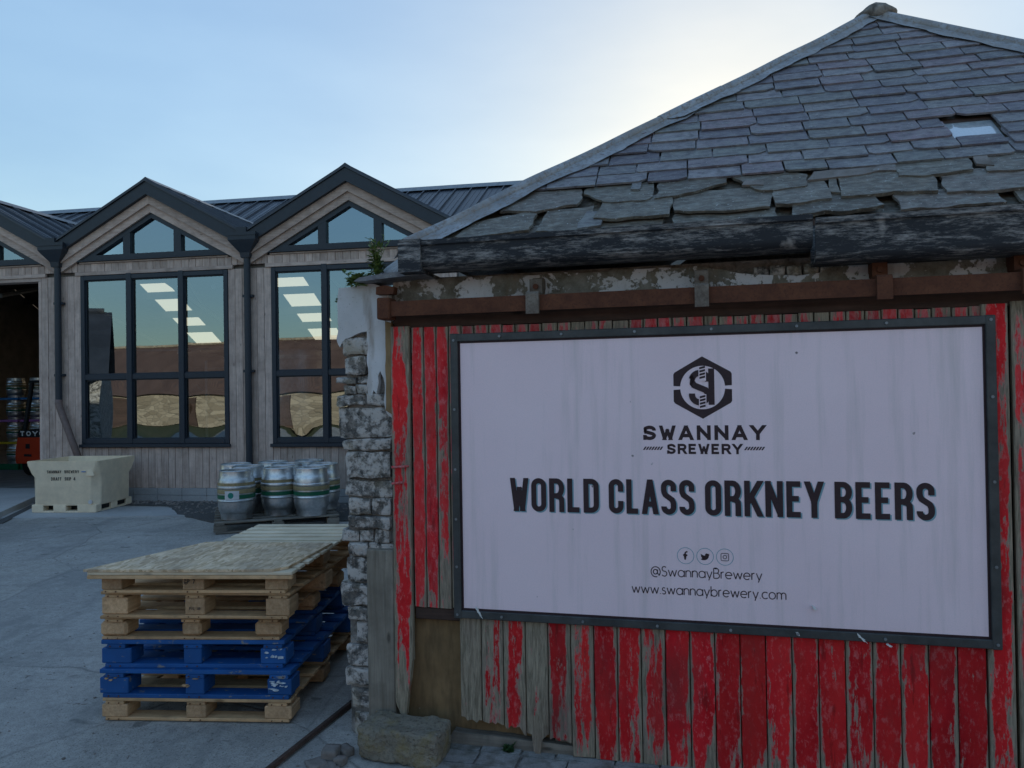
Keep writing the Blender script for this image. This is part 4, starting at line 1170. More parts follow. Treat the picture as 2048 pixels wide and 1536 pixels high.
m = MB(); m.prism([(-.184, 2.27), (-.184, 2.424), (.0, 2.424), (.0, 2.27)], -.162, -.05, 'x'); m.build('stop_end', 'gutter', GT)

# roof planes
E0 = Vector((-.144, .05, 2.441)); RB, RHt = 2.02, 1.745; RSL = math.hypot(RB, RHt); ROOFL = 4.56; APX = 2.53
tv = Vector((0, RB, RHt)) / RSL; nv_ = Vector((0, -RHt, RB)) / RSL
def rp(s, t, n=0.0):
    sag = -.02 * math.sin(min(1, max(0, s / ROOFL)) * math.pi) * math.sin(min(1, max(0, t / RSL)) * math.pi) + .006 * noise.noise((s * 1.7, t * 1.7, 2))
    return E0 + Vector((s, 0, 0)) + tv * t + nv_ * (n + sag)
A_ = rp(APX, RSL); YB = 5.6
m = MB()
m.quad(rp(-.05, -.03, -.02), rp(ROOFL + .05, -.03, -.02), rp(APX, RSL, -.03))
m.build('roof_deck', 'flagstone', ST)
# eaves board seen under the lowest flags
m = MB(); m.box(-.15, 4.4, .035, .06, 2.30, 2.44); m.build('eaves_board', 'brown_timber', ST)
# the three slopes turned away: coursed slate mass
for side in (-1, 1):
    m = MB()
    ex = E0.x - .04 if side < 0 else E0.x + ROOFL + .04
    zz0 = E0.z - .02
    k = 20
    for i in range(k):
        f0, f1 = i / k, (i + 1.25) / k
        fx = lambda f: ex + (A_.x - ex) * f
        y0 = lambda f: E0.y - .02 + (A_.y - E0.y) * f
        zz = lambda f: zz0 + (A_.z - zz0) * f
        a, b = (fx(f0), zz(f0) + .02), (fx(min(1, f1)), zz(min(1, f1)))
        m.quad((a[0], y0(f0) + .01, a[1]), (a[0], YB, a[1]), (b[0], YB, b[1]), (b[0], y0(min(1, f1)) + .01, b[1]))
        m.quad((a[0], y0(f0) + .01, a[1] - .02), (a[0], YB, a[1] - .02), (a[0], YB, a[1]), (a[0], y0(f0) + .01, a[1]))
    m.build('side_slope', 'slate', ST)
m = MB(); m.quad((E0.x - .04, YB, 2.3), (E0.x + ROOFL + .04, YB, 2.3), (A_.x, YB, A_.z)); m.build('rear_gable', 'mortar', ST)
m = MB(); m.tube([(A_.x, A_.y, A_.z + .02), (A_.x, YB, A_.z + .02)], .08, 8); m.build('ridge_roll', 'flashing', ST)

def slab_piece(poly, n0, thick, tilt_t0, tilt, name, mat, seed, parent=ST):
    """roof slate: outline in (s, t), lower edge lifted"""
    k = len(poly); m = MB()
    ar = sum(poly[j][0] * poly[(j + 1) % k][1] - poly[(j + 1) % k][0] * poly[j][1] for j in range(k))
    if ar < 0: poly = poly[::-1]
    tmin = min(p[1] for p in poly)
    for (ly) in (0, 1):
        for (s, t) in poly:
            nn = n0 - (t - tmin) * tilt + (thick if ly else 0)
            q = .0015 * noise.noise((s * 20, t * 20, seed))
            ins = 0.0
            m.v.append(tuple(rp(s, t, nn + q)))
    m.f.append(tuple(range(k))[::-1]); m.f.append(tuple(range(k, 2 * k)))
    for j in range(k): m.f.append((j, (j + 1) % k, k + (j + 1) % k, k + j))
    return m.build(name, mat, parent)
HS = APX / RSL                        # hip slope in (s, t)
HR = (ROOFL - APX) / RSL
sky_hole = (2.552, 2.788, .69, .955)
EXP = .1215
row = 0
t = .445
while t < RSL - .05:
    off = (row % 2) * .135 + rnd.uniform(-.03, .03)
    s = HS * t - .3 + off
    top = t + EXP * 1.72
    while s < ROOFL - HR * t + .05:
        w = rnd.choice((.23, .255, .27, .28, .3)) if t > .6 else rnd.choice((.2, .26, .3))
        d = rnd.uniform(-.007, .006)
        a, b = s + .0038, s + w - .0038
        skew = rnd.uniform(-.004, .004)
        P = [(a, t + d + skew), (b, t + d - skew), (b, top), (a, top)]
        r_ = rnd.random()
        if r_ < .30: c1 = rnd.uniform(.01, .04); P = [(a, t + d + c1 * .8), (a + c1, t + d)] + P[1:]
        elif r_ < .48: c1 = rnd.uniform(.01, .05); P = [P[0], (b - c1, t + d), (b, t + d + c1 * .7)] + P[2:]
        P = clip(P, -1, HS, -.05); P = clip(P, 1, HR, ROOFL - .05)
        x0_, x1_, t0_, t1_ = sky_hole
        inside = a < x1_ - .02 and b > x0_ + .02 and t + EXP > t0_ + .03 and t < t1_ - .03
        pieces = [P]
        if not inside and a < x1_ - .01 and b > x0_ + .01 and t < t0_ and top > t0_:
            pieces = [clip(P, 1, 0, x0_ - .003), clip(P, -1, 0, -x1_ - .003), clip(clip(clip(P, 0, 1, t0_ - .004), -1, 0, -x0_), 1, 0, x1_)]
        if inside:
            pieces = [clip(P, 1, 0, x0_ - .003), clip(P, -1, 0, -x1_ - .003)]
            if t < t0_ - .02: pieces.append(clip(clip(clip(P, 0, 1, t0_ - .01), -1, 0, -x0_), 1, 0, x1_))
        for P in pieces:
            if len(P) < 3: continue
            if max(p[0] for p in P) - min(p[0] for p in P) < .02: continue
            slab_piece(rough_outline(P, .045, .0022, row * 3 + s), .021 + rnd.uniform(0, .008), .0105, 0, .075, 'slate', 'slate', row + s)
        s += w
    t += EXP; row += 1
# broken courses of stone flags along the eaves
flags = [
 [(.20, .00), (.27, -.025), (.565, .02), (.57, .19), (.52, .22), (.25, .14)],
 [(.60, .015), (.72, -.02), (.83, -.03), (.86, .05), (.86, .24), (.62, .22)],
 [(.37, .245), (.57, .205), (.765, .255), (.79, .33), (.765, .47), (.50, .46)],
 [(.90, .245), (1.105, .235), (1.14, .28), (1.142, .47), (.86, .52), (.80, .43), (.80, .38)],
 [(1.158, .245), (1.26, .25), (1.38, .32), (1.49, .385), (1.515, .52), (1.17, .50)],
 [(.875, .085), (.97, .06), (1.23, .072), (1.232, .30), (.90, .30)],
 [(1.242, .108), (1.32, .092), (1.50, .075), (1.67, .088), (1.692, .20), (1.69, .34), (1.25, .33)],
 [(1.62, .275), (1.66, .25), (1.85, .268), (1.86, .42), (1.72, .53), (1.52, .54), (1.515, .46)],
 [(1.695, .105), (1.75, .085), (1.925, .115), (1.945, .22), (1.94, .36), (1.70, .35)],
 [(1.76, -.018), (1.9, .002), (2.0, -.012), (2.13, .022), (2.12, .20), (1.77, .20)],
 [(1.978, .13), (2.1, .115), (2.2, .14), (2.372, .115), (2.395, .36), (2.0, .38)],
 [(2.242, .292), (2.35, .275), (2.55, .298), (2.575, .52), (2.26, .52)],
 [(2.60, .277), (2.78, .26), (2.98, .29), (3.0, .52), (2.63, .52)],
 [(2.395, .12), (2.55, .095), (2.80, .10), (2.83, .34), (2.42, .34)],
 [(2.86, .11), (3.1, .09), (3.3, .12), (3.3, .34), (2.88, .34)], [(3.05, .28), (3.4, .26), (3.42, .5), (3.06, .5)],
 [(3.34, .08), (3.75, .09), (3.74, .3), (3.36, .33)], [(3.46, .27), (3.8, .28), (3.8, .5), (3.47, .5)], [(3.8, .07), (4.2, .06), (4.1, .24), (3.82, .28)], [(2.2, -.01), (2.6, .0), (2.6, .16), (2.2, .16)], [(2.66, .0), (3.2, -.01), (3.2, .16), (2.66, .16)],
 [(.05, -.03), (.22, -.03), (.3, .12), (.1, .10)], [(.55, -.04), (.95, -.03), (1.2, .0), (1.2, .1), (.56, .1)], [(1.25, -.02), (1.70, -.01), (1.7, .12), (1.25, .12)]]
for i, P in enumerate(flags):
    tm = min(p[1] for p in P)
    P = clip(clip(P, -1, HS, -.04), 1, HR, ROOFL - .04)
    if len(P) < 3: continue
    low = i >= 19 and i not in ()
    slab_piece(rough_outline(P, .022, .010, i * 1.7), (.006 if low else .017) + rnd.uniform(0, .008), rnd.uniform(.010, .019), 0, rnd.uniform(.05, .09), 'flag', 'flagstone', i * 1.3)
for i, P in enumerate([[(.80, .06), (.80, -.0), (.91, .02), (.915, .17), (.83, .18)], [(1.03, .37), (1.075, .36), (1.08, .46), (1.03, .46)], [(1.56, .33), (1.66, .31), (1.66, .37), (1.58, .38)], [(1.94, .19), (1.985, .17), (1.98, .35), (1.95, .35)], [(1.86, .33), (2.10, .35), (2.24, .40), (2.2, .43), (1.9, .43)], [(2.15, .38), (2.25, .36), (2.26, .47), (2.2, .48)], [(2.58, .36), (2.64, .33), (2.64, .45), (2.59, .46)]]):
    slab_piece(rough_outline(P, .025, .004, i), .022, .012, 0, .05, 'flag', 'flagstone' if i in (3, 5) else ('slate' if i < 2 else 'pebble'), i)
# little roof window
m = MB(); x0_, x1_, t0_, t1_ = sky_hole
m.quad(rp(x0_, t0_, .002), rp(x1_, t0_, .002), rp(x1_, t1_ - .03, .0), rp(x0_, t1_ - .03, .0))
RW = m.build('roof_light', 'roof_pane', ST)
m = MB(); m.quad(rp(x0_ - .01, t1_ - .04, .004), rp(x1_ + .01, t1_ - .04, .004), rp(x1_ + .01, t1_ + .01, .002), rp(x0_ - .01, t1_ + .01, .002)); m.build('frame', 'brown_timber', RW)
for s in (x0_ + .10, x0_ + .2): 
    m = MB(); m.quad(rp(s, t0_ - .012, .012), rp(s + .018, t0_ - .012, .012), rp(s + .018, t0_ + .012, .009), rp(s, t0_ + .012, .009)); m.build('clip', 'flashing', RW)
# hip flashings in lapped lengths
def hip(s0, t0, s1, t1, inward, name, seed, lift=0.0, w0=.15, w1=.15, nseg=34):
    """roll along the hip and a wing lying on the slates"""
    m = MB(); path = []
    for i in range(nseg + 1):
        f = i / nseg; s, t_ = s0 + (s1 - s0) * f, t0 + (t1 - t0) * f
        path.append(rp(s, t_, .018 + lift + .006 * noise.noise((s * 3, seed, 9))))
    m.tube(path, .031, 10)
    for i in range(nseg):
        q = []
        for j in (i, i + 1):
            f = j / nseg; s, t_ = s0 + (s1 - s0) * f, t0 + (t1 - t0) * f
            wv = (w0 + (w1 - w0) * f) + .030 * noise.noise((s * 5, seed, 1.7)) + .022 * noise.noise((s * 11, seed, 3)) + .010 * noise.noise((s * 27, seed, 4))
            q.append((rp(s, t_, .030 + lift), rp(s + inward * wv * .5, t_, .026 + lift + .006 * noise.noise((s * 14, seed, 8))), rp(s + inward * wv, t_, .032 + lift + .010 * noise.noise((s * 9, seed, 5)))))
        m.quad(q[0][0], q[0][1], q[1][1], q[1][0]); m.quad(q[0][1], q[0][2], q[1][2], q[1][1])
        lo = Vector((-inward * .10, .10, -.06))
        m.quad(q[0][0], q[1][0], q[1][0] + lo, q[0][0] + lo)
    o = m.build(name, 'flashing', ST); return smooth_by_angle(o, 50)
for (f0, f1, l) in ((-.015, .50, .012), (.46, .60, .018), (.57, .985, .012)):
    hip(HS * RSL * f0 - .015, RSL * f0, HS * RSL * f1 - .015, RSL * f1, 1, 'hip_flashing', f0 * 10, l, .175 if f0 < .4 else .15, .15)
for (f0, f1, l) in ((-.01, .45, .008), (.42, .975, .012)):
    hip(ROOFL - HR * RSL * f0, RSL * f0, ROOFL - HR * RSL * f1, RSL * f1, -1, 'hip_flashing', f0 * 7 + 3, l, .15, .14)
bm = bmesh.new(); bmesh.ops.create_icosphere(bm, subdivisions=3, radius=1.0)
for v in bm.verts:
    p = v.co.copy(); q = noise.noise_vector(p * 2.2) * .22
    p.z = p.z * (1 - .75 * min(1, abs(p.x))) + .25
    v.co = A_ + Vector((p.x * .135 + q.x * .1 + .01, p.y * .12, p.z * .075 + .0 + q.z * .05))
m = MB(); m.add(bm); m.build('ridge_mortar', 'mortar', ST, True)

# ---------------------------------------------------------------- sign on the door
SG = empty('brewery_sign', Matrix.Translation(P0) @ Matrix.Rotation(WY, 4, 'Z') @ Vector((.0165, .0, .0229)), WY)
SG.scale = (.9865, .9865, .9865)
tag(SG, 'large white board sign in a grey metal frame screwed to the red door', 'sign')
YF = -.044
MB().box(.045, 2.381, YF, -.034, .622, 1.977).build('panel', 'sign_white', SG)
fw = .036
for (a, b, c, d, n_) in ((.033, 2.392, 1.985 - fw, 1.986, 'top'), (.033, 2.392, .612, .613 + fw, 'bottom')):
    MB().cbox(a, b, YF - .014, YF + .004, c, d, .003).build('frame_strip', 'sign_frame', SG)
for (a, b) in ((.032, .032 + fw), (2.392 - fw, 2.393)):
    MB().cbox(a, b, YF - .017, YF + .004, .6105, 1.9875, .003).build('frame_strip', 'sign_frame', SG)
m = MB(); bi, bo = .080, .066
m.box(bo, 2.392 - bo + .033, YF - .001, YF + .001, 1.940, 1.951); m.box(bo, 2.392 - bo + .033, YF - .001, YF + .001, .647, .659)
m.box(bo, .078, YF - .0014, YF + .001, .648, 1.95); m.box(2.347, 2.359, YF - .0014, YF + .001, .648, 1.95)
m.build('border', 'ink', SG)
scr = [(.05, z) for z in (.63, .86, 1.09, 1.33, 1.62, 1.955)] + [(2.375, z) for z in (.632, .95, 1.3, 1.65, 1.968)] + [(x, 1.968) for x in (.28, .58, .92, 1.26, 1.62, 1.98)] + [(x, .63) for x in (.27, .66, 1.0, 1.32, 1.6, 1.95)]
for (x, z) in scr: smooth_by_angle(MB().tube([(x, YF - .010, z), (x, YF - .021, z)], .0065, 8).build('screw', 'galv', SG), 40)
# heading with its pale drop shadow
ZH, HH = 1.133, .158
YL = YF - .0008
def heading(x0, x1, txt):
    mb = MB(); word(txt, x0 + .006, x1 + .006, ZH - .005, HH, .0245, YL, .20, mb=mb)
    mb.build('letter_shadow', 'ink_teal', SG)
    word(txt, x0, x1, ZH, HH, .0245, YL - .0012, .20, SG)
heading(.319, .742, 'WORLD'); heading(.788, 1.174, 'CLASS'); heading(1.22, 1.717, 'ORKNEY'); heading(1.763, 2.155, 'BEERS')
word('SWANNAY', .95, 1.482, 1.471, .066, .0155, YL, .28, SG)
word('SREWERY', 1.056, 1.384, 1.408, .046, .0105, YL, .24, SG)
m = MB(); m.box(.9505, .9655, YL - .0006, YL, 1.472, 1.492); m.build('letter_bar', 'ink', SG)
m = MB(); m.box(1.0565, 1.066, YL - .0006, YL, 1.409, 1.422); m.build('letter_bar', 'ink', SG)
for (a, b) in ((.948, 1.040), (1.392, 1.482)):
    m = MB()
    for i in range(7):
        x = a + (b - a - .018) * i / 6
        m.quad((x, YL, 1.426), (x + .0075, YL, 1.426), (x + .0175, YL, 1.441), (x + .010, YL, 1.441))
    m.build('rope_rule', 'ink', SG)
# emblem: hexagon ring split left and right, rope through a monogram
cx, cz = 1.2175, 1.707
hexo = [(cx, 1.845), (cx + .1275, 1.776), (cx + .1275, cz + .008), (cx - .1275, cz + .008), (cx - .1275, 1.776)]
def hex_r(a):
    """distance to the hexagon edge in direction a (pointed top)"""
    best = 9
    for t_ in (0, 60, 120, 180, 240, 300):
        c_ = math.cos(R(a - t_))
        if c_ > 1e-4:
            best = min(best, (.1275 if t_ in (0, 180) else .1215) / c_)
    return best
for s in (1, -1):
    m = MB(); A = [4 + (172) * i / 40 for i in range(41)]
    for i in range(40):
        q = []
        for a in (A[i], A[i + 1]):
            q.append((cx + .098 * math.cos(R(a)), cz + s * .098 * math.sin(R(a)))); q.append((cx + hex_r(a) * math.cos(R(a)), cz + s * hex_r(a) * math.sin(R(a))))
        p = [q[0], q[1], q[3], q[2]]
        if s < 0: p = p[::-1]
        m.quad(*[(u_[0], YL, u_[1]) for u_ in p])
    m.build('emblem_ring', 'ink', SG)
m = MB()
letter(m, 'S', cx - .060, cz - .080, .098, .160, .027, YL - .002)
m.build('emblem_monogram', 'ink', SG)
m = MB(); m.box(cx + .026, cx + .052, YL - .0004, YL, cz - .078, cz + .085); m.build('emblem_monogram', 'ink', SG)
for s in (1, -1):
    a_, b_ = sorted((cz + s * .030, cz + s * .097))
    m = MB(); m.box(cx - .016, cx + .016, YL - .0028, YL - .0026, a_, b_); m.build('emblem_rope_gap', 'sign_white', SG)
m = MB()
for i in range(13):
    z = cz - .092 + i * .0145
    if abs(z + .008 - cz) < .034: continue
    m.quad((cx - .0125, YL - .0034, z), (cx + .0125, YL - .0034, z + .006), (cx + .0125, YL - .0034, z + .0155), (cx - .0125, YL - .0034, z + .0095))
m.build('emblem_rope', 'ink', SG)
# social marks in ringed circles
def ring(x, z, r_, sw, mat):
    m = MB()
    for poly in stroke_quads(arcp(x, z, r_, r_, 0, 360, 32), sw / 2):
        ar = sum(poly[j][0] * poly[(j + 1) % 4][1] - poly[(j + 1) % 4][0] * poly[j][1] for j in range(4))
        m.quad(*[(p[0], YL, p[1]) for p in (poly if ar > 0 else poly[::-1])])
    return m.build('icon_ring', mat, SG)
for x in (1.13, 1.2155, 1.301): ring(x, .949, .0365, .0026, 'ink_teal')
m = MB()
for q, pl in enumerate(([(1.128, .931), (1.128, .957)] + arcp(1.137, .957, .009, .010, 180, 80, 6), [(1.119, .951), (1.138, .951)])):
    for poly in stroke_quads(pl, .0032):
        ar = sum(poly[j][0] * poly[(j + 1) % 4][1] - poly[(j + 1) % 4][0] * poly[j][1] for j in range(4))
        m.quad(*[(p[0], YL - .0001 * q, p[1]) for p in (poly if ar > 0 else poly[::-1])])
m.build('icon_letter', 'ink', SG)
bird = [(-.020, -.013), (-.010, -.0125), (-.014, -.006), (-.018, -.001), (-.0175, .004), (-.019, .011), (-.010, .005), (-.0005, .003), (.000, .009), (.005, .0135), (.011, .0125), (.014, .011), (.0195, .013), (.016, .0085), (.0205, .0075), (.0165, .004), (.015, -.005), (.009, -.013), (.0, -.017), (-.011, -.017)]
m = MB(); bv = [(1.2155 + p[0], YL, .949 + p[1]) for p in bird]
for j in range(len(bv)): m.quad((1.2175, YL, .948), bv[(j + 1) % len(bv)], bv[j])
m.build('icon_bird', 'ink', SG)
m = MB(); rr = .0165
sq = []
for (sx, sz, a0) in ((1, 1, 0), (-1, 1, 90), (-1, -1, 180), (1, -1, 270)): sq += arcp(1.301 + sx * (rr - .006), .949 + sz * (rr - .006), .006, .006, a0, a0 + 90, 5)
for q, pl in enumerate((sq + [sq[0]], arcp(1.301, .949, .0078, .0078, 0, 360, 18), [(1.3095, .9575), (1.312, .9575)])):
    for poly in stroke_quads(pl, .0015):
        ar = sum(poly[j][0] * poly[(j + 1) % 4][1] - poly[(j + 1) % 4][0] * poly[j][1] for j in range(4))
        m.quad(*[(p[0], YL - .0001 * q, p[1]) for p in (poly if ar > 0 else poly[::-1])])
m.build('icon_camera', 'ink', SG)
m = MB(); thin_text(m, '@SwannayBrewery', .975, 1.457, .853, .044, .0042, YL); m.build('handle_text', 'ink', SG)
m = MB(); thin_text(m, 'www.swannaybrewery.com', .888, 1.556, .772, .044, .0042, YL); m.build('address_text', 'ink', SG)
# bird droppings on the frame
for (x, z, a, L_) in ((.155, .650, 1.05, .05), (1.60, .632, .9, .018), (1.855, .630, .75, .042), (1.67, .745, .9, .022), (1.965, .604, .6, .022)):
    P = []
    for i in range(26):
        t_ = 2 * math.pi * i / 26; rr = 1 + 1.1 * noise.noise((x * 9 + math.cos(t_) * 3, z * 9 + math.sin(t_) * 3, 1))
        px, pz = math.cos(t_) * L_ * .5 * rr, math.sin(t_) * .0045 * rr
        P.append((x + px * math.cos(a) - pz * math.sin(a), z - px * math.sin(a) - pz * math.cos(a)))
    MB().prism(P, YF - .0205, YF - .0005 if z > .7 else YF - .012, 'y').build('dropping', 'dropping', SG)

# ---------------------------------------------------------------- pallets
def pallet(w, d, h, mats, label, loc, rz, nblk=(.14, .10, .14), blk_d=.13, nb=7, bt=.019, over=0.0, top_w=None, round_blk=False, name='pallet', tmat=None, skew=0.0):
    """block pallet: deck boards run left-right, blocks in three rows; origin at front-left foot"""
    T = empty(name, loc, rz); tag(T, label, 'pallet')
    wd, bk = mats
    tm = tmat or wd
    zt = h - bt
    # bottom boards: perimeter runners across the front, middle and back, then along the sides
    for y in (0, d / 2 - .05, d - .10):
        MB().cbox(.012 + rnd.uniform(-.006, .006) + (.33 if skew and y > .1 else 0), w - .012, y + rnd.uniform(-.003, .003), y + .10, 0, bt, .003).build('bottom_board', wd, T)
    # blocks
    zb0, zb1 = bt + .001, h - 2 * bt - .001
    bw = nblk
    xs = [(0, bw[0]), (w / 2 - bw[1] / 2, w / 2 + bw[1] / 2), (w - bw[2], w)]
    for yi, y in enumerate((0.004, d / 2 - blk_d / 2, d - blk_d)):
        for (a, b) in xs:
            if skew and yi and a < .1: a, b = a + .33, b + .33
            o = MB().cbox(a + rnd.uniform(-.004, .004), b + rnd.uniform(-.004, .004), y + rnd.uniform(-.004, .004), y + blk_d, zb0, zb1, .013 if round_blk else .004)
            o.build('block', bk, T)
    # stringers front to back over the blocks
    for (a, b) in xs:
        c = (a + b) / 2
        MB().cbox(max(0, c - .05), min(w, c + .05), .001, .25 if skew and a < .1 else d, h - 2 * bt, zt - .001, .003).build('stringer', wd, T)
    # deck boards
    y = -over
    bwid = .10 if nb < 9 else .085
    gap = (d + 2 * over - bwid * nb) / (nb - 1)
    for i in range(nb):
        MB().cbox(-over + rnd.uniform(-.004, .004) + skew * min(1.12, max(0, y / .68)), w + over + rnd.uniform(-.004, .004), y, y + bwid, zt, h, .003).build('deck_board', tm, T)
        y += bwid + gap
    if d < 1.4:
        for (a, b) in xs:
            c = (a + b) / 2
            for dx in (-.03, .025):
                for zz in (bt * .5, h - bt * 1.5):
                    MB().tube([(c + dx, .0, zz), (c + dx, -.0045, zz)], .0035, 6).build('nail', 'rust', T)
    return T
A0 = (-2.190, 4.080); SY = R(-3.9)
def at(dx, dy, z, a=0):
    c, s = math.cos(SY), math.sin(SY)
    return (A0[0] + dx * c - dy * s, A0[1] + dx * s + dy * c, z), SY + R(a)
p, a = at(.0, .0, .003); pallet(1.02, 1.22, .118, ('pallet_wood', 'pallet_block'), 'bare wood pallet at the very bottom of the tall stack', p, a, (.135, .10, .145), bt=.017)
p, a = at(-.01, .0, .121); B1 = pallet(1.03, 1.22, .150, ('blue_paint', 'blue_paint'), 'lower of the two chipped blue pallets in the stack', p, a, (.155, .10, .13), bt=.022)
p, a = at(-.012, .02, .271, .8); B2 = pallet(.99, 1.21, .147, ('blue_paint', 'blue_paint'), 'upper of the two chipped blue pallets in the stack', p, a, (.155, .10, .13), bt=.022)
p, a = at(-.025, .03, .418, .5); pallet(.985, 1.20, .124, ('pallet_wood', 'pallet_block'), 'wood pallet with rounded chipboard blocks resting on the blue pallets', p, a, (.145, .105, .145), bt=.016, round_blk=True)
p, a = at(-.005, .005, .542, -1.0); P2 = pallet(1.03, 1.25, .137, ('pallet_wood', 'pallet_block'), 'second pallet from the top of the stack, pale stamped blocks', p, a, (.145, .10, .13), bt=.016)
p, a = at(.018, -.03, .679, .0); P1 = pallet(1.0, 1.34, .122, ('pallet_wood', 'pallet_block'), 'topmost pallet of the stack with pale new deck boards', p, a, (.115, .115, .115), bt=.017, nb=12, over=.045, tmat='fresh_wood', skew=.30)
MB().cbox(-.045, 1.045, -.048, -.0455 + .02, .085, .104, .003).build('lead_board', 'pallet_wood', P1)
# worn white paint on the right hand blue blocks, bare chips on the others
for T, x, z, n_, sd in ((B1, .965, .075, 16, 1), (B2, .93, .075, 10, 2), (B1, .06, .10, 3, 3), (B1, .50, .085, 5, 4)):
    q = random.Random(sd)
    for i in range(n_):
        cx, cz, w_, h_ = x + q.uniform(-.045, .045), z + q.uniform(-.028, .028), q.uniform(.005, .022), q.uniform(.002, .008)
        P = [(cx + math.cos(t_ * .7) * w_ * q.uniform(.5, 1), cz + math.sin(t_ * .7) * h_ * q.uniform(.5, 1)) for t_ in range(9)]
        MB().prism(P, -.0035 - .0002 * i, .008, 'y').build('paint_chip', 'scuff' if sd < 3 else 'pallet_block', T)
# stencilled stamps on the blocks
def stamp(T, txt, x0, x1, z, H, y=-.0055, sw=.0055):
    m = MB(); word(txt, x0, x1, z, H, sw, y, .25, mb=m); m.build('stamp', 'marker', T)
stamp(P1, 'CP 7', .452, .512, .052, .022, -.003, .004); stamp(P2, 'F12 18'.replace('1', 'I').replace('2', 'L').replace('8', 'B'), .49, .55, .045, .014, -.003, .003)
# sheet of chipboard lying on the front of the top pallet
p, a = at(.018, -.03, .679)
SHT = empty('plywood_sheet', (p[0], p[1], .802), a); tag(SHT, 'weathered flake board sheet lying on the front of the pallet stack', 'board')
m = MB()
ol = rough_outline([(-.06, -.05), (.30, -.052), (.94, -.046), (1.0, .02), (1.04, .65), (.34, .69), (.245, .68)], .07, .003, 3)
k = len(ol); ol = ol if sum(ol[j][0] * ol[(j + 1) % k][1] - ol[(j + 1) % k][0] * ol[j][1] for j in range(k)) > 0 else ol[::-1]
m.prism(ol, .0, .013, 'z'); m.build('sheet', 'osb', SHT)
SH2 = empty('plywood_sheet', (p[0], p[1], .7995), a); 
m = MB(); m.prism([(.90, .05), (1.05, .10), (1.11, 1.05), (1.06, 1.06), (.95, .66)], .0, .0025, 'z')
bpy.data.objects.remove(SH2)

# pallet under the casks
KO = Vector((-3.70, 9.50, 0)); KY = R(20)
KP = pallet(1.52, 1.5, .142, ('pallet_grey', 'pallet_grey'), 'weathered grey pallet standing under the steel casks', (KO.x, KO.y, .004), KY, (.15, .15, .15), bt=.02)

# ---------------------------------------------------------------- casks
def curved_oval(ang, z, da, dz, r_, n_=14):
    m = MB()
    for i in range(n_):
        u0, u1 = -1 + 2 * i / n_, -1 + 2 * (i + 1) / n_
        h0, h1 = dz * math.sqrt(max(0, 1 - u0 * u0)), dz * math.sqrt(max(0, 1 - u1 * u1))
        P = lambda u_, zz: (r_ * math.cos(ang + u_ * da), r_ * math.sin(ang + u_ * da), zz)
        m.quad(P(u0, z - h0), P(u1, z - h1), P(u1, z + h1), P(u0, z + h0))
    return m
def cask(h=.62, r=.243):
    T = empty('beer_cask', (0, 0, 0))
    k = h / .62; q = r / .243
    prof = [(.150, .03), (.180, .0), (.190, .002), (.194, .075), (.198, .082), (.216, .115), (.228, .17), (.231, .225), (.240, .230), (.245, .243), (.240, .256), (.233, .261), (.236, .32), (.234, .388), (.242, .394), (.246, .407), (.241, .42), (.232, .426), (.227, .47), (.214, .515), (.205, .527), (.203, .61), (.197, .618), (.190, .612), (.188, .54), (.12, .525), (.04, .53), (.002, .53)]
    sq = lambda r_: r_ if r_ < .2 else .2 + (r_ - .2) * .72 + .003
    o = MB().lathe([(sq(a) * q, b * k) for a, b in prof], 40).build('shell', 'steel', T); smooth_by_angle(o, 28)
    o = MB().lathe([((sq(a) + .0006) * q, b * k) for a, b in ((.2372, .335), (.2374, .384), (.2340, .388))], 40).build('band', 'band_tan', T, True)
    o = MB().lathe([((sq(a) + .0006) * q, b * k) for a, b in ((.2352, .268), (.2372, .300), (.2378, .318))], 40).build('band', 'band_green', T, True)
    o = MB().lathe([((sq(a) + .0006) * q, b * k) for a, b in ((.2330, .432), (.2283, .468))], 40).build('band', 'band_tan', T, True)
    for ang in (-118, 62):
        curved_oval(R(ang), .572 * k, .21, .016 * k, .2074 * q).build('painted_hand_hole', 'label_white', T)  # white plate paints the brightness seen through the hole
    o = MB().lathe([(.022, .0), (.022, .012), (.001, .014)], 14, (.06, .0, .528 * k)).build('bung', 'black_rubber', T)
    return T
proto = cask()
ex, ey = Vector((math.cos(KY), math.sin(KY), 0)), Vector((-math.sin(KY), math.cos(KY), 0))
spots = [((.27, .27), 20, 'steel cask with a round green label at the front left of the pallet'),
         ((.80, .40), 75, 'cask in the middle of the front row, half hidden by its neighbour'),
         ((1.19, .17), -5, 'front right cask with an oval hand hole painted bright beside the stone pier'),
         ((.42, .79), 100, 'second row cask directly behind the green label cask'),
         ((.93, .90), 40, 'second row cask behind the middle of the front row'),
         ((1.39, .66), 30, 'cask partly cut off by the stone pier in the second row'),
         ((.27, 1.26), 10, 'back row cask at the left of the cask pallet'),
         ((.77, 1.36), 160, 'back row cask in the middle of the cask pallet'),
         ((1.27, 1.32), 60, 'back row cask nearest the stone pier')]
first = None
for i, ((a, b), rz, lb) in enumerate(spots):
    T = proto if i == 0 else copy_tree(proto)
    q = KO + ex * a + ey * b
    T.location = (q.x, q.y, .1465); T.rotation_euler = (0, 0, R(rz))
    tag(T, lb, 'cask', 'steel casks on the grey pallet')
    if i == 0: first = T
    if i in (2, 5, 7):
        for ch in [c for c in T.children if c.name.startswith('band')][2:]: bpy.data.objects.remove(ch)
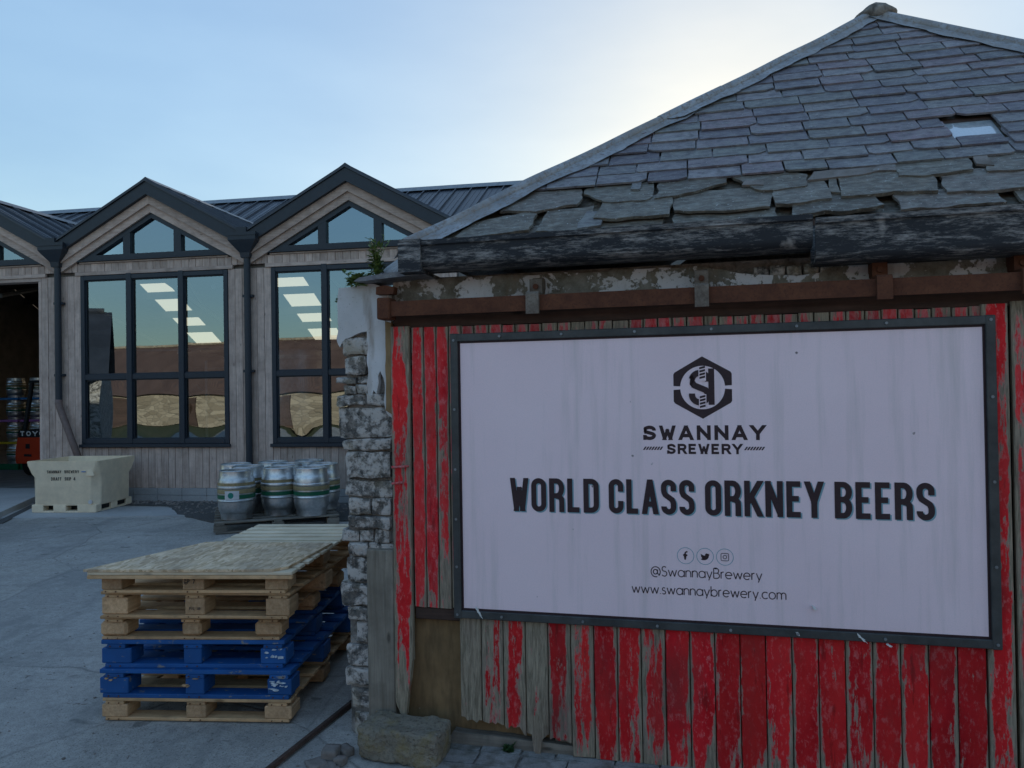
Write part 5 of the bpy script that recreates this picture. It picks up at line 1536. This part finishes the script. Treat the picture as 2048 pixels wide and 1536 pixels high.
# paper label on the first cask (faces the camera)
m = MB(); n_ = 10
T = first
def curved(m, a0, a1, z0, z1, r_):
    for i in range(n_):
        a, b = R(a0 + (a1 - a0) * i / n_), R(a0 + (a1 - a0) * (i + 1) / n_)
        m.quad((r_ * math.cos(a), r_ * math.sin(a), z0), (r_ * math.cos(b), r_ * math.sin(b), z0), (r_ * math.cos(b), r_ * math.sin(b), z1), (r_ * math.cos(a), r_ * math.sin(a), z1))
curved(m, -112, -68, .262, .372, .2316); 
T.rotation_euler = (0, 0, R(5))
m.build('paper_label', 'label_white', T)
curved_oval(R(-93), .315, .155, .037, .2324).build('label_mark', 'label_teal', T)

# casks stacked inside the loading bay with coloured spacers
LB = Matrix.Translation(Q0) @ Matrix.Rotation(FY, 4, 'Z')
small = cask(.47, .215)
used = False
spc = ['plastic_green', 'plastic_yellow', 'plastic_purple', 'plastic_blue']
nm = ['green', 'yellow', 'purple', 'blue']
lev = ['bottom', 'second from bottom', 'third from bottom', 'topmost']
for ci, (x, y, where) in enumerate(((-7.12, 4.6, 'left hand stack'), (-6.55, 4.65, 'right hand stack'), (-6.95, 5.3, 'hidden rear stack'))):
    z = .062
    for k in range(4):
        if ci < 2:
            S = empty('keg_spacer', LB @ Vector((x, y, z)), FY); tag(S, f'{nm[k]} plastic layer between casks of the {where} in the loading bay' if k else f'green plastic base under the {where} of casks in the loading bay', 'spacer', 'coloured plastic spacers in the loading bay')
            hgt = .13 if k == 0 else .05
            m = MB()
            for s in (-1, 1):
                m.cbox(-.27, .27, s * .2 - .06, s * .2 + .06, 0, hgt, .006)
                m.prism([(-.30, hgt), (-.27, 0), (-.17, 0), (-.14, hgt)] if k else [(-.28, hgt), (-.28, 0), (-.16, 0), (-.16, hgt)], s * .2 - .065, s * .2 + .065, 'y')
                m.prism([(.30, hgt), (.27, 0), (.17, 0), (.14, hgt)] if k else [(.28, hgt), (.28, 0), (.16, 0), (.16, hgt)], s * .2 - .068, s * .2 + .068, 'y')
            m.build('runner', spc[k], S)
            MB().cbox(-.10, .10, -.25, .25, hgt * .3, hgt * .8, .004).build('bridge', spc[k], S)
        z += .13 if k == 0 else .05
        if ci < 2:
            T = small if not used else copy_tree(small); used = True
            T.location = LB @ Vector((x, y, z)); T.rotation_euler = (0, 0, rnd.uniform(0, 6))
            tag(T, f'{lev[k]} steel cask in the {where} inside the loading bay', 'cask', 'casks stacked inside the loading bay')
        z += .47

# ---------------------------------------------------------------- forklift in the bay
FK = empty('forklift_truck', LB @ Vector((-4.88, 3.0, .06)), FY)
tag(FK, 'red forklift truck seen from behind inside the loading bay', 'forklift')
m = MB(); m.prism([(-.54, .30), (.54, .30), (.56, .42), (.55, .60), (.50, .845), (-.50, .845), (-.55, .60), (-.56, .42)], -.25, .35, 'y')
CW = m.build('counterweight', 'forklift_red', FK)
for (x, z, w_, h_) in ((-.26, .66, .05, .10), (-.26, .47, .09, .05), (.26, .66, .05, .10)):
    MB().box(x - w_, x + w_, -.256, -.245, z - h_ / 2, z + h_ / 2).build('recess', 'black_rubber', CW)
m = MB(); m.prism([(-.50, .85), (.50, .85), (.47, 1.0), (-.47, 1.0)], -.25, .9, 'y'); HD = m.build('hood', 'black_rubber', FK)
m = MB(); word('TOYOTA', -.44, .44, .875, .105, .026, -.252, .35, mb=m); m.build('lettering', 'white_paint', HD)
for s in (-1, 1):
    MB().tube([(s * .42 - (.02 if s < 0 else -.02), -.12, 1.0), (s * .36, .0, 2.02)], .045, 8).build('guard_post', 'black_rubber', FK)
    MB().tube([(s * .40, 1.35, .8), (s * .36, 1.2, 2.02)], .035, 8).build('guard_post', 'black_rubber', FK)
    W_ = MB().tube([(s * .36, .15, .25), (s * .54, .15, .25)], .245, 20).build('wheel', 'black_rubber', FK); smooth_by_angle(W_)
    smooth_by_angle(MB().tube([(s * .545, .15, .25), (s * .55, .15, .25)], .13, 16).build('hub', 'white_paint', W_))
    W_ = MB().tube([(s * .36, 1.35, .30), (s * .56, 1.35, .30)], .30, 20).build('wheel', 'black_rubber', FK); smooth_by_angle(W_)
    MB().box(s * .25 - .05, s * .25 + .05, 1.75, 1.87, .1, 2.0).build('mast', 'black_rubber', FK)
    MB().box(s * .25 - .05, s * .25 + .05, 1.9, 2.95, .07, .11).build('fork', 'black_rubber', FK)
m = MB(); m.box(-.40, .40, -.05, -.0, 2.0, 2.05); m.box(-.40, .40, 1.2, 1.25, 2.0, 2.05)
for i in range(6): m.box(-.38 + i * .145, -.35 + i * .145, -.002, 1.2, 2.005, 2.045)
m.build('overhead_guard', 'black_rubber', FK)
MB().cbox(-.22, .22, .35, .75, 1.0, 1.12, .03).build('seat', 'black_rubber', FK); MB().cbox(-.22, .22, .28, .37, 1.1, 1.5, .03).build('seat_back', 'black_rubber', FK)
m = MB(); m.prism([(.30, .3), (1.7, .3), (1.7, .6), (1.2, .8), (.30, .85)], -.45, .45, 'x'); m.build('chassis', 'forklift_red', FK)

# ---------------------------------------------------------------- draff tub
BN = empty('draff_tub', (-7.235, 11.53, .012), R(-5.0))
tag(BN, 'beige plastic draff skip with black stencilled lettering by the brewery wall', 'tub')
bw, bd, bh = 1.06, .92, .765
def ring_pts(grow, c, z):
    x0, x1, y0, y1 = -grow, bw + grow, -grow, bd + grow
    return [(x0 + c, y0, z), (x1 - c, y0, z), (x1, y0 + c, z), (x1, y1 - c, z), (x1 - c, y1, z), (x0 + c, y1, z), (x0, y1 - c, z), (x0, y0 + c, z)]
m = MB()
lv = [(-.02, .06, .10), (-.005, .10, .135), (.0, .10, .52), (.012, .07, .57), (.030, .03, .70), (.034, .02, bh), (.006, .02, bh), (.0, .05, .68), (-.03, .08, .55), (-.05, .08, .20)]
rings = [ring_pts(g_, c_, z_) for g_, c_, z_ in lv]
for i in range(len(rings) - 1):
    for j in range(8): m.quad(rings[i][j], rings[i][(j + 1) % 8], rings[i + 1][(j + 1) % 8], rings[i + 1][j])
m.quad(*rings[-1])
o = m.build('shell', 'plastic_beige', BN)
bm = bmesh.new(); bm.from_mesh(o.data); bmesh.ops.remove_doubles(bm, verts=bm.verts, dist=1e-4); bmesh.ops.bevel(bm, geom=[e for e in bm.edges if len(e.link_faces) == 2 and e.calc_face_angle(0) > .3], offset=.008, segments=2, affect='EDGES'); bm.to_mesh(o.data); bm.free(); smooth_by_angle(o, 40)
fx = [0.01, .16, .32, .52, .68, .90 + .15]
foot = MB()
for (a, b) in ((.02, .20), (.36, .56), (.74, 1.04)):
    for (c, d) in ((0.0, .14), (.38, .54), (.78, .92)):
        foot.cbox(a, b, c + .004, d, .0, .115, .008)
foot.build('feet', 'plastic_beige', BN)
MB().cbox(.04, 1.02, .01, .90, -.006, .022, .004).build('base_runner', 'plastic_beige', BN)
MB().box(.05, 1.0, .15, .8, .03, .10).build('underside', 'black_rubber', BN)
for (txt, x0, x1, z, H, sw, y) in (('SWANNAY', .29, .515, .585, .045, .0075, -.0175), ('BREWERY', .565, .795, .585, .045, .0075, -.0175), ('DRAFF', .34, .505, .475, .05, .009, -.003), ('SKIP', .555, .655, .475, .05, .009, -.003), ('4', .69, .725, .475, .05, .009, -.003)):
    m = MB(); word(txt, x0, x1, z, H, sw, y, .3, mb=m); m.build('stencil', 'marker', BN)
for o in BN.children:
    if o.name.startswith('stencil') and abs(min(v.co.z for v in o.data.vertices) - .585) < .002:
        for v in o.data.vertices: v.co.y = -.012 - (v.co.z - .57) * .14 - .0045
MB().box(.835, .90, -.028, -.022, .60, .612).build('sticker', 'plastic_blue', BN)
smooth_by_angle(MB().tube([(.955, .005, .155), (.955, -.012, .155)], .030, 16).build('drain_plug', 'label_white', BN))
# corner lifting notch
m = MB(); m.prism([(.90, .545), (1.03, .545), (1.0, .64), (.945, .655)], -.022, .0, 'y'); m.build('corner_lug', 'plastic_beige', BN)

# ---------------------------------------------------------------- concrete block and loose stones by the door
def store_at(s, n_, z=0): return Matrix.Translation(P0) @ Matrix.Rotation(WY, 4, 'Z') @ Vector((s, n_, z))
o = stone(-.20, .20, .0, .150, -.105, .105, 5.0, .011, 22, 'concrete_block', 'block_concrete', None)
o.parent = None; o.location = store_at(-.172, -.150, -.002); o.rotation_euler = (0, 0, WY + R(-4))
for v in o.data.vertices:
    v.co += noise.noise_vector(v.co * 14) * .010 + noise.noise_vector(v.co * 55) * .006 + noise.noise_vector(v.co * 120) * .004
tag(o, 'rough mossy concrete block lying against the foot of the red door', 'block')
ls = [(-.50, -.255, .045, .034, 'round brown cobble left of the concrete block'), (-.455, -.20, .035, .022, 'flat grey stone tucked behind the round cobble'), (-.435, -.30, .028, .02, 'small pinkish pebble by the corner of the concrete block'), (-.47, -.35, .045, .012, 'thin flat stone flake in front of the round cobble'), (-.54, -.33, .055, .010, 'broad pale stone flake left of the loose stones'), (-.43, -.375, .035, .010, 'small flat flake nearest the camera by the block')]
for i, (s, n_, r_, h_, lb) in enumerate(ls):
    o = stone(-r_, r_, -h_ * .4, h_ * 1.4, -r_ * .8, r_ * .8, i * 11.0, r_ * .18, 3, 'loose_stone', 'pebble', None)
    o.parent = None; o.location = store_at(s, n_, .0); o.rotation_euler = (0, 0, rnd.uniform(0, 3)); tag(o, lb, 'stone', 'loose stones beside the concrete block')
# stone paving strip in front of the door
PV = empty('paving', P0, WY); PV['kind'] = 'structure'
m = MB(); m.box(-.1, 4.2, -1.3, .03, -.03, .0005); m.build('bedding', 'mortar', PV)
cells = [(.01, .16, -.055, -.005), (.17, .36, -.065, -.008), (.37, .52, -.06, -.008), (.53, .80, -.065, -.010), (.81, 1.0, -.06, -.010), (1.01, 1.3, -.07, -.01), (1.32, 1.7, -.07, -.01)]
y0 = -.075
rows = [(-.075, -.19), (-.20, -.36), (-.37, -.56), (-.57, -.8)]
for (ya, yb) in rows:
    x = -.02 + rnd.uniform(-.1, 0)
    while x < 2.6:
        w_ = rnd.uniform(.18, .42); cells.append((max(x, .0 if ya > -.3 else -.2), x + w_ - .012, yb, ya)); x += w_
for i, (a, b, c, d) in enumerate(cells):
    P = rough_outline([(a, c), (b, c), (b, d), (a, d)], .05, .006, i * 2.2)
    m = MB().prism(P, -.01, .007 + rnd.uniform(0, .005), 'z').build('paving_stone', 'flag_paving', PV)

# grit and straw blown over the yard
m = MB(); q = random.Random(21)
for k in range(900):
    y = q.uniform(2.6, 10.5) if k < 600 else q.uniform(2.6, 5.2); x = q.uniform(-1.0 - y * .62, -0.75 + (.05 if y > 3.9 else .9))
    if -2.35 < x < -.95 and 3.95 < y < 5.5: continue
    r_ = q.uniform(.002, .0065) * (1 if k % 11 else 1.8); a = q.uniform(0, 3.14)
    if k % 5:
        P = [(x + math.cos(a + j * 1.257) * r_ * q.uniform(.7, 1.3), y + math.sin(a + j * 1.257) * r_ * q.uniform(.7, 1.3)) for j in range(5)]
        m.prism(P, yard_z(x, y) - .006, yard_z(x, y) + r_ * .55, 'z')
    else:
        L_ = q.uniform(.01, .035); m.prism([(x, y), (x + math.cos(a) * L_, y + math.sin(a) * L_), (x + math.cos(a) * L_ + .003, y + math.sin(a) * L_ + .003), (x + .003, y + .003)], yard_z(x, y) - .004, yard_z(x, y) + .002, 'z')
tag(m.build('yard_grit', 'pebble'), 'grit and bits of straw scattered over the concrete yard', kind='stuff')

# ---------------------------------------------------------------- weeds
def sprig(name, loc, h, nst, label, leafr, seed, spread=.5, mat='leaf'):
    T = empty(name, loc); tag(T, label, 'plant'); q = random.Random(seed)
    for i in range(nst):
        a = q.uniform(0, 6.28); L_ = h * q.uniform(.55, 1.0); bend = spread * q.uniform(.3, 1)
        pts = [Vector((0, 0, 0))]
        for j in range(1, 6):
            f = j / 5; pts.append(Vector((math.cos(a) * bend * L_ * f * f, math.sin(a) * bend * L_ * f * f, L_ * f)))
        MB().tube(pts, [.003 * (1 - .7 * j / 5) for j in range(6)], 5).build('stem', mat, T)
        m = MB()
        for j in range(14):
            f = q.uniform(.15, 1); k = min(4, int(f * 5)); c = pts[k].lerp(pts[k + 1], f * 5 - k)
            aa = q.uniform(0, 6.28); el = q.uniform(-.3, .8); r_ = leafr * q.uniform(.6, 1.2) * (1.15 - .5 * f)
            d = Vector((math.cos(aa) * math.cos(el), math.sin(aa) * math.cos(el), math.sin(el))); sd = d.cross(Vector((0, 0, 1))).normalized(); n2 = sd.cross(d)
            p0, p1, p2, p3, p4 = c, c + d * r_ * .5 + sd * r_ * .26 + n2 * r_ * .1, c + d * r_, c + d * r_ * .5 - sd * r_ * .26 + n2 * r_ * .1, c + d * r_ * .55
            m.quad(p0, p1, p4); m.quad(p1, p2, p4); m.quad(p2, p3, p4); m.quad(p3, p0, p4)
        m.build('foliage', mat, T)
    return T
sprig('wall_weed', store_at(-.345, -.02, 2.255), .25, 10, 'tall leafy weed growing from the wall head at the gutter end', .055, 3, .38)
sprig('wall_weed', store_at(-.45, -.03, 2.235), .08, 12, 'low creeping weed on top of the white rendered pier', .055, 5, 1.3)
sprig('wall_weed', store_at(-.565, .02, 2.165), .03, 3, 'tiny green sprout on the left face of the rendered pier', .035, 8, 1.2)
sprig('ground_weed', store_at(.30, -.035, .0), .035, 12, 'small green tuft at the foot of the door boards', .03, 9, 1.8, 'moss_leaf')
sprig('ground_weed', store_at(-.66, .55, .0), .16, 18, 'dark green weeds between the pallet stack and the stone pier', .06, 12, 1.1, 'moss_leaf')
sprig('ground_weed', (-3.55, 6.92, .0), .03, 8, 'flat tuft of grass in the yard left of the pallets', .06, 14, 3.0, 'moss_leaf')
# slipped lead sheet at the gutter end
m = MB(); pr = [(-.42, .02, 2.262), (-.20, -.10, 2.285), (-.06, -.02, 2.44), (-.20, .10, 2.44)]
W4 = [Vector(p_) for p_ in pr]
for i in range(6):
    for j in range(4):
        q = []
        for (u_, v_) in ((i, j), (i + 1, j), (i + 1, j + 1), (i, j + 1)):
            f, g_ = u_ / 6, v_ / 4; c = (W4[0].lerp(W4[1], f)).lerp(W4[3].lerp(W4[2], f), g_)
            q.append(c + Vector((0, 0, .012 * noise.noise(c * 9))))
        m.quad(*q)
m.build('valley_lead', 'flashing', ST)
m = MB(); m.prism(rough_outline([(-.43, 2.255), (-.06, 2.268), (-.06, 2.288), (-.2, 2.29), (-.40, 2.275)], .04, .004, 3), -.10, .12, 'y'); m.build('wall_head', 'slate', ST)

# ---------------------------------------------------------------- farm buildings behind the camera, seen in the glass
def barn(loc, rz, L_, wall, ridge, depth, label, roofm, wallm):
    T = empty('farm_barn', loc, rz); tag(T, label, 'building')
    m = MB(); m.box(-L_ / 2, L_ / 2, -depth, 0, 0, wall); m.prism([(-depth, wall), (-depth / 2, ridge - .1), (0, wall)], -L_ / 2, L_ / 2, 'x'); m.build('wall', wallm, T)
    for s in (0, 1):
        y0 = .25 if s == 0 else -depth - .25
        m = MB(); m.quad((-L_ / 2 - .2, y0, wall - .12), (L_ / 2 + .2, y0, wall - .12), (L_ / 2 + .2, -depth / 2, ridge), (-L_ / 2 - .2, -depth / 2, ridge)); m.build('roof', roofm, T)
    MB().tube([(-L_ / 2, -depth / 2, ridge + .05), (L_ / 2, -depth / 2, ridge + .03)], .10, 8).build('ridge', 'barn_stone' if L_ > 20 else roofm, T)
    x = -L_ / 2 + 1.2
    while x < L_ / 2 - 2:
        MB().box(x, x + .8, -.05, .02, .9, min(wall - .3, 1.5)).build('window', 'black_rubber', T); x += 5.3
    x = -L_ / 2 + 3
    while x < L_ / 2 - 2:
        MB().box(x, x + 1.1, -.05, .03, 0.02, min(wall - .25, 1.7)).build('door', 'brown_timber', T); x += 7.5
barn((-24, -17, 0), R(2), 84, 1.9, 5.5, 9, 'long low stone barn with a brown roof mirrored in the brewery windows', 'barn_roof', 'barn_stone')
barn((-18.6, 5.6, 0), R(-45), 5, 2.3, 4.7, 5, 'outhouse with a slate roof coloured as in shade, mirrored in the left window', 'shaded_slate', 'rubble')
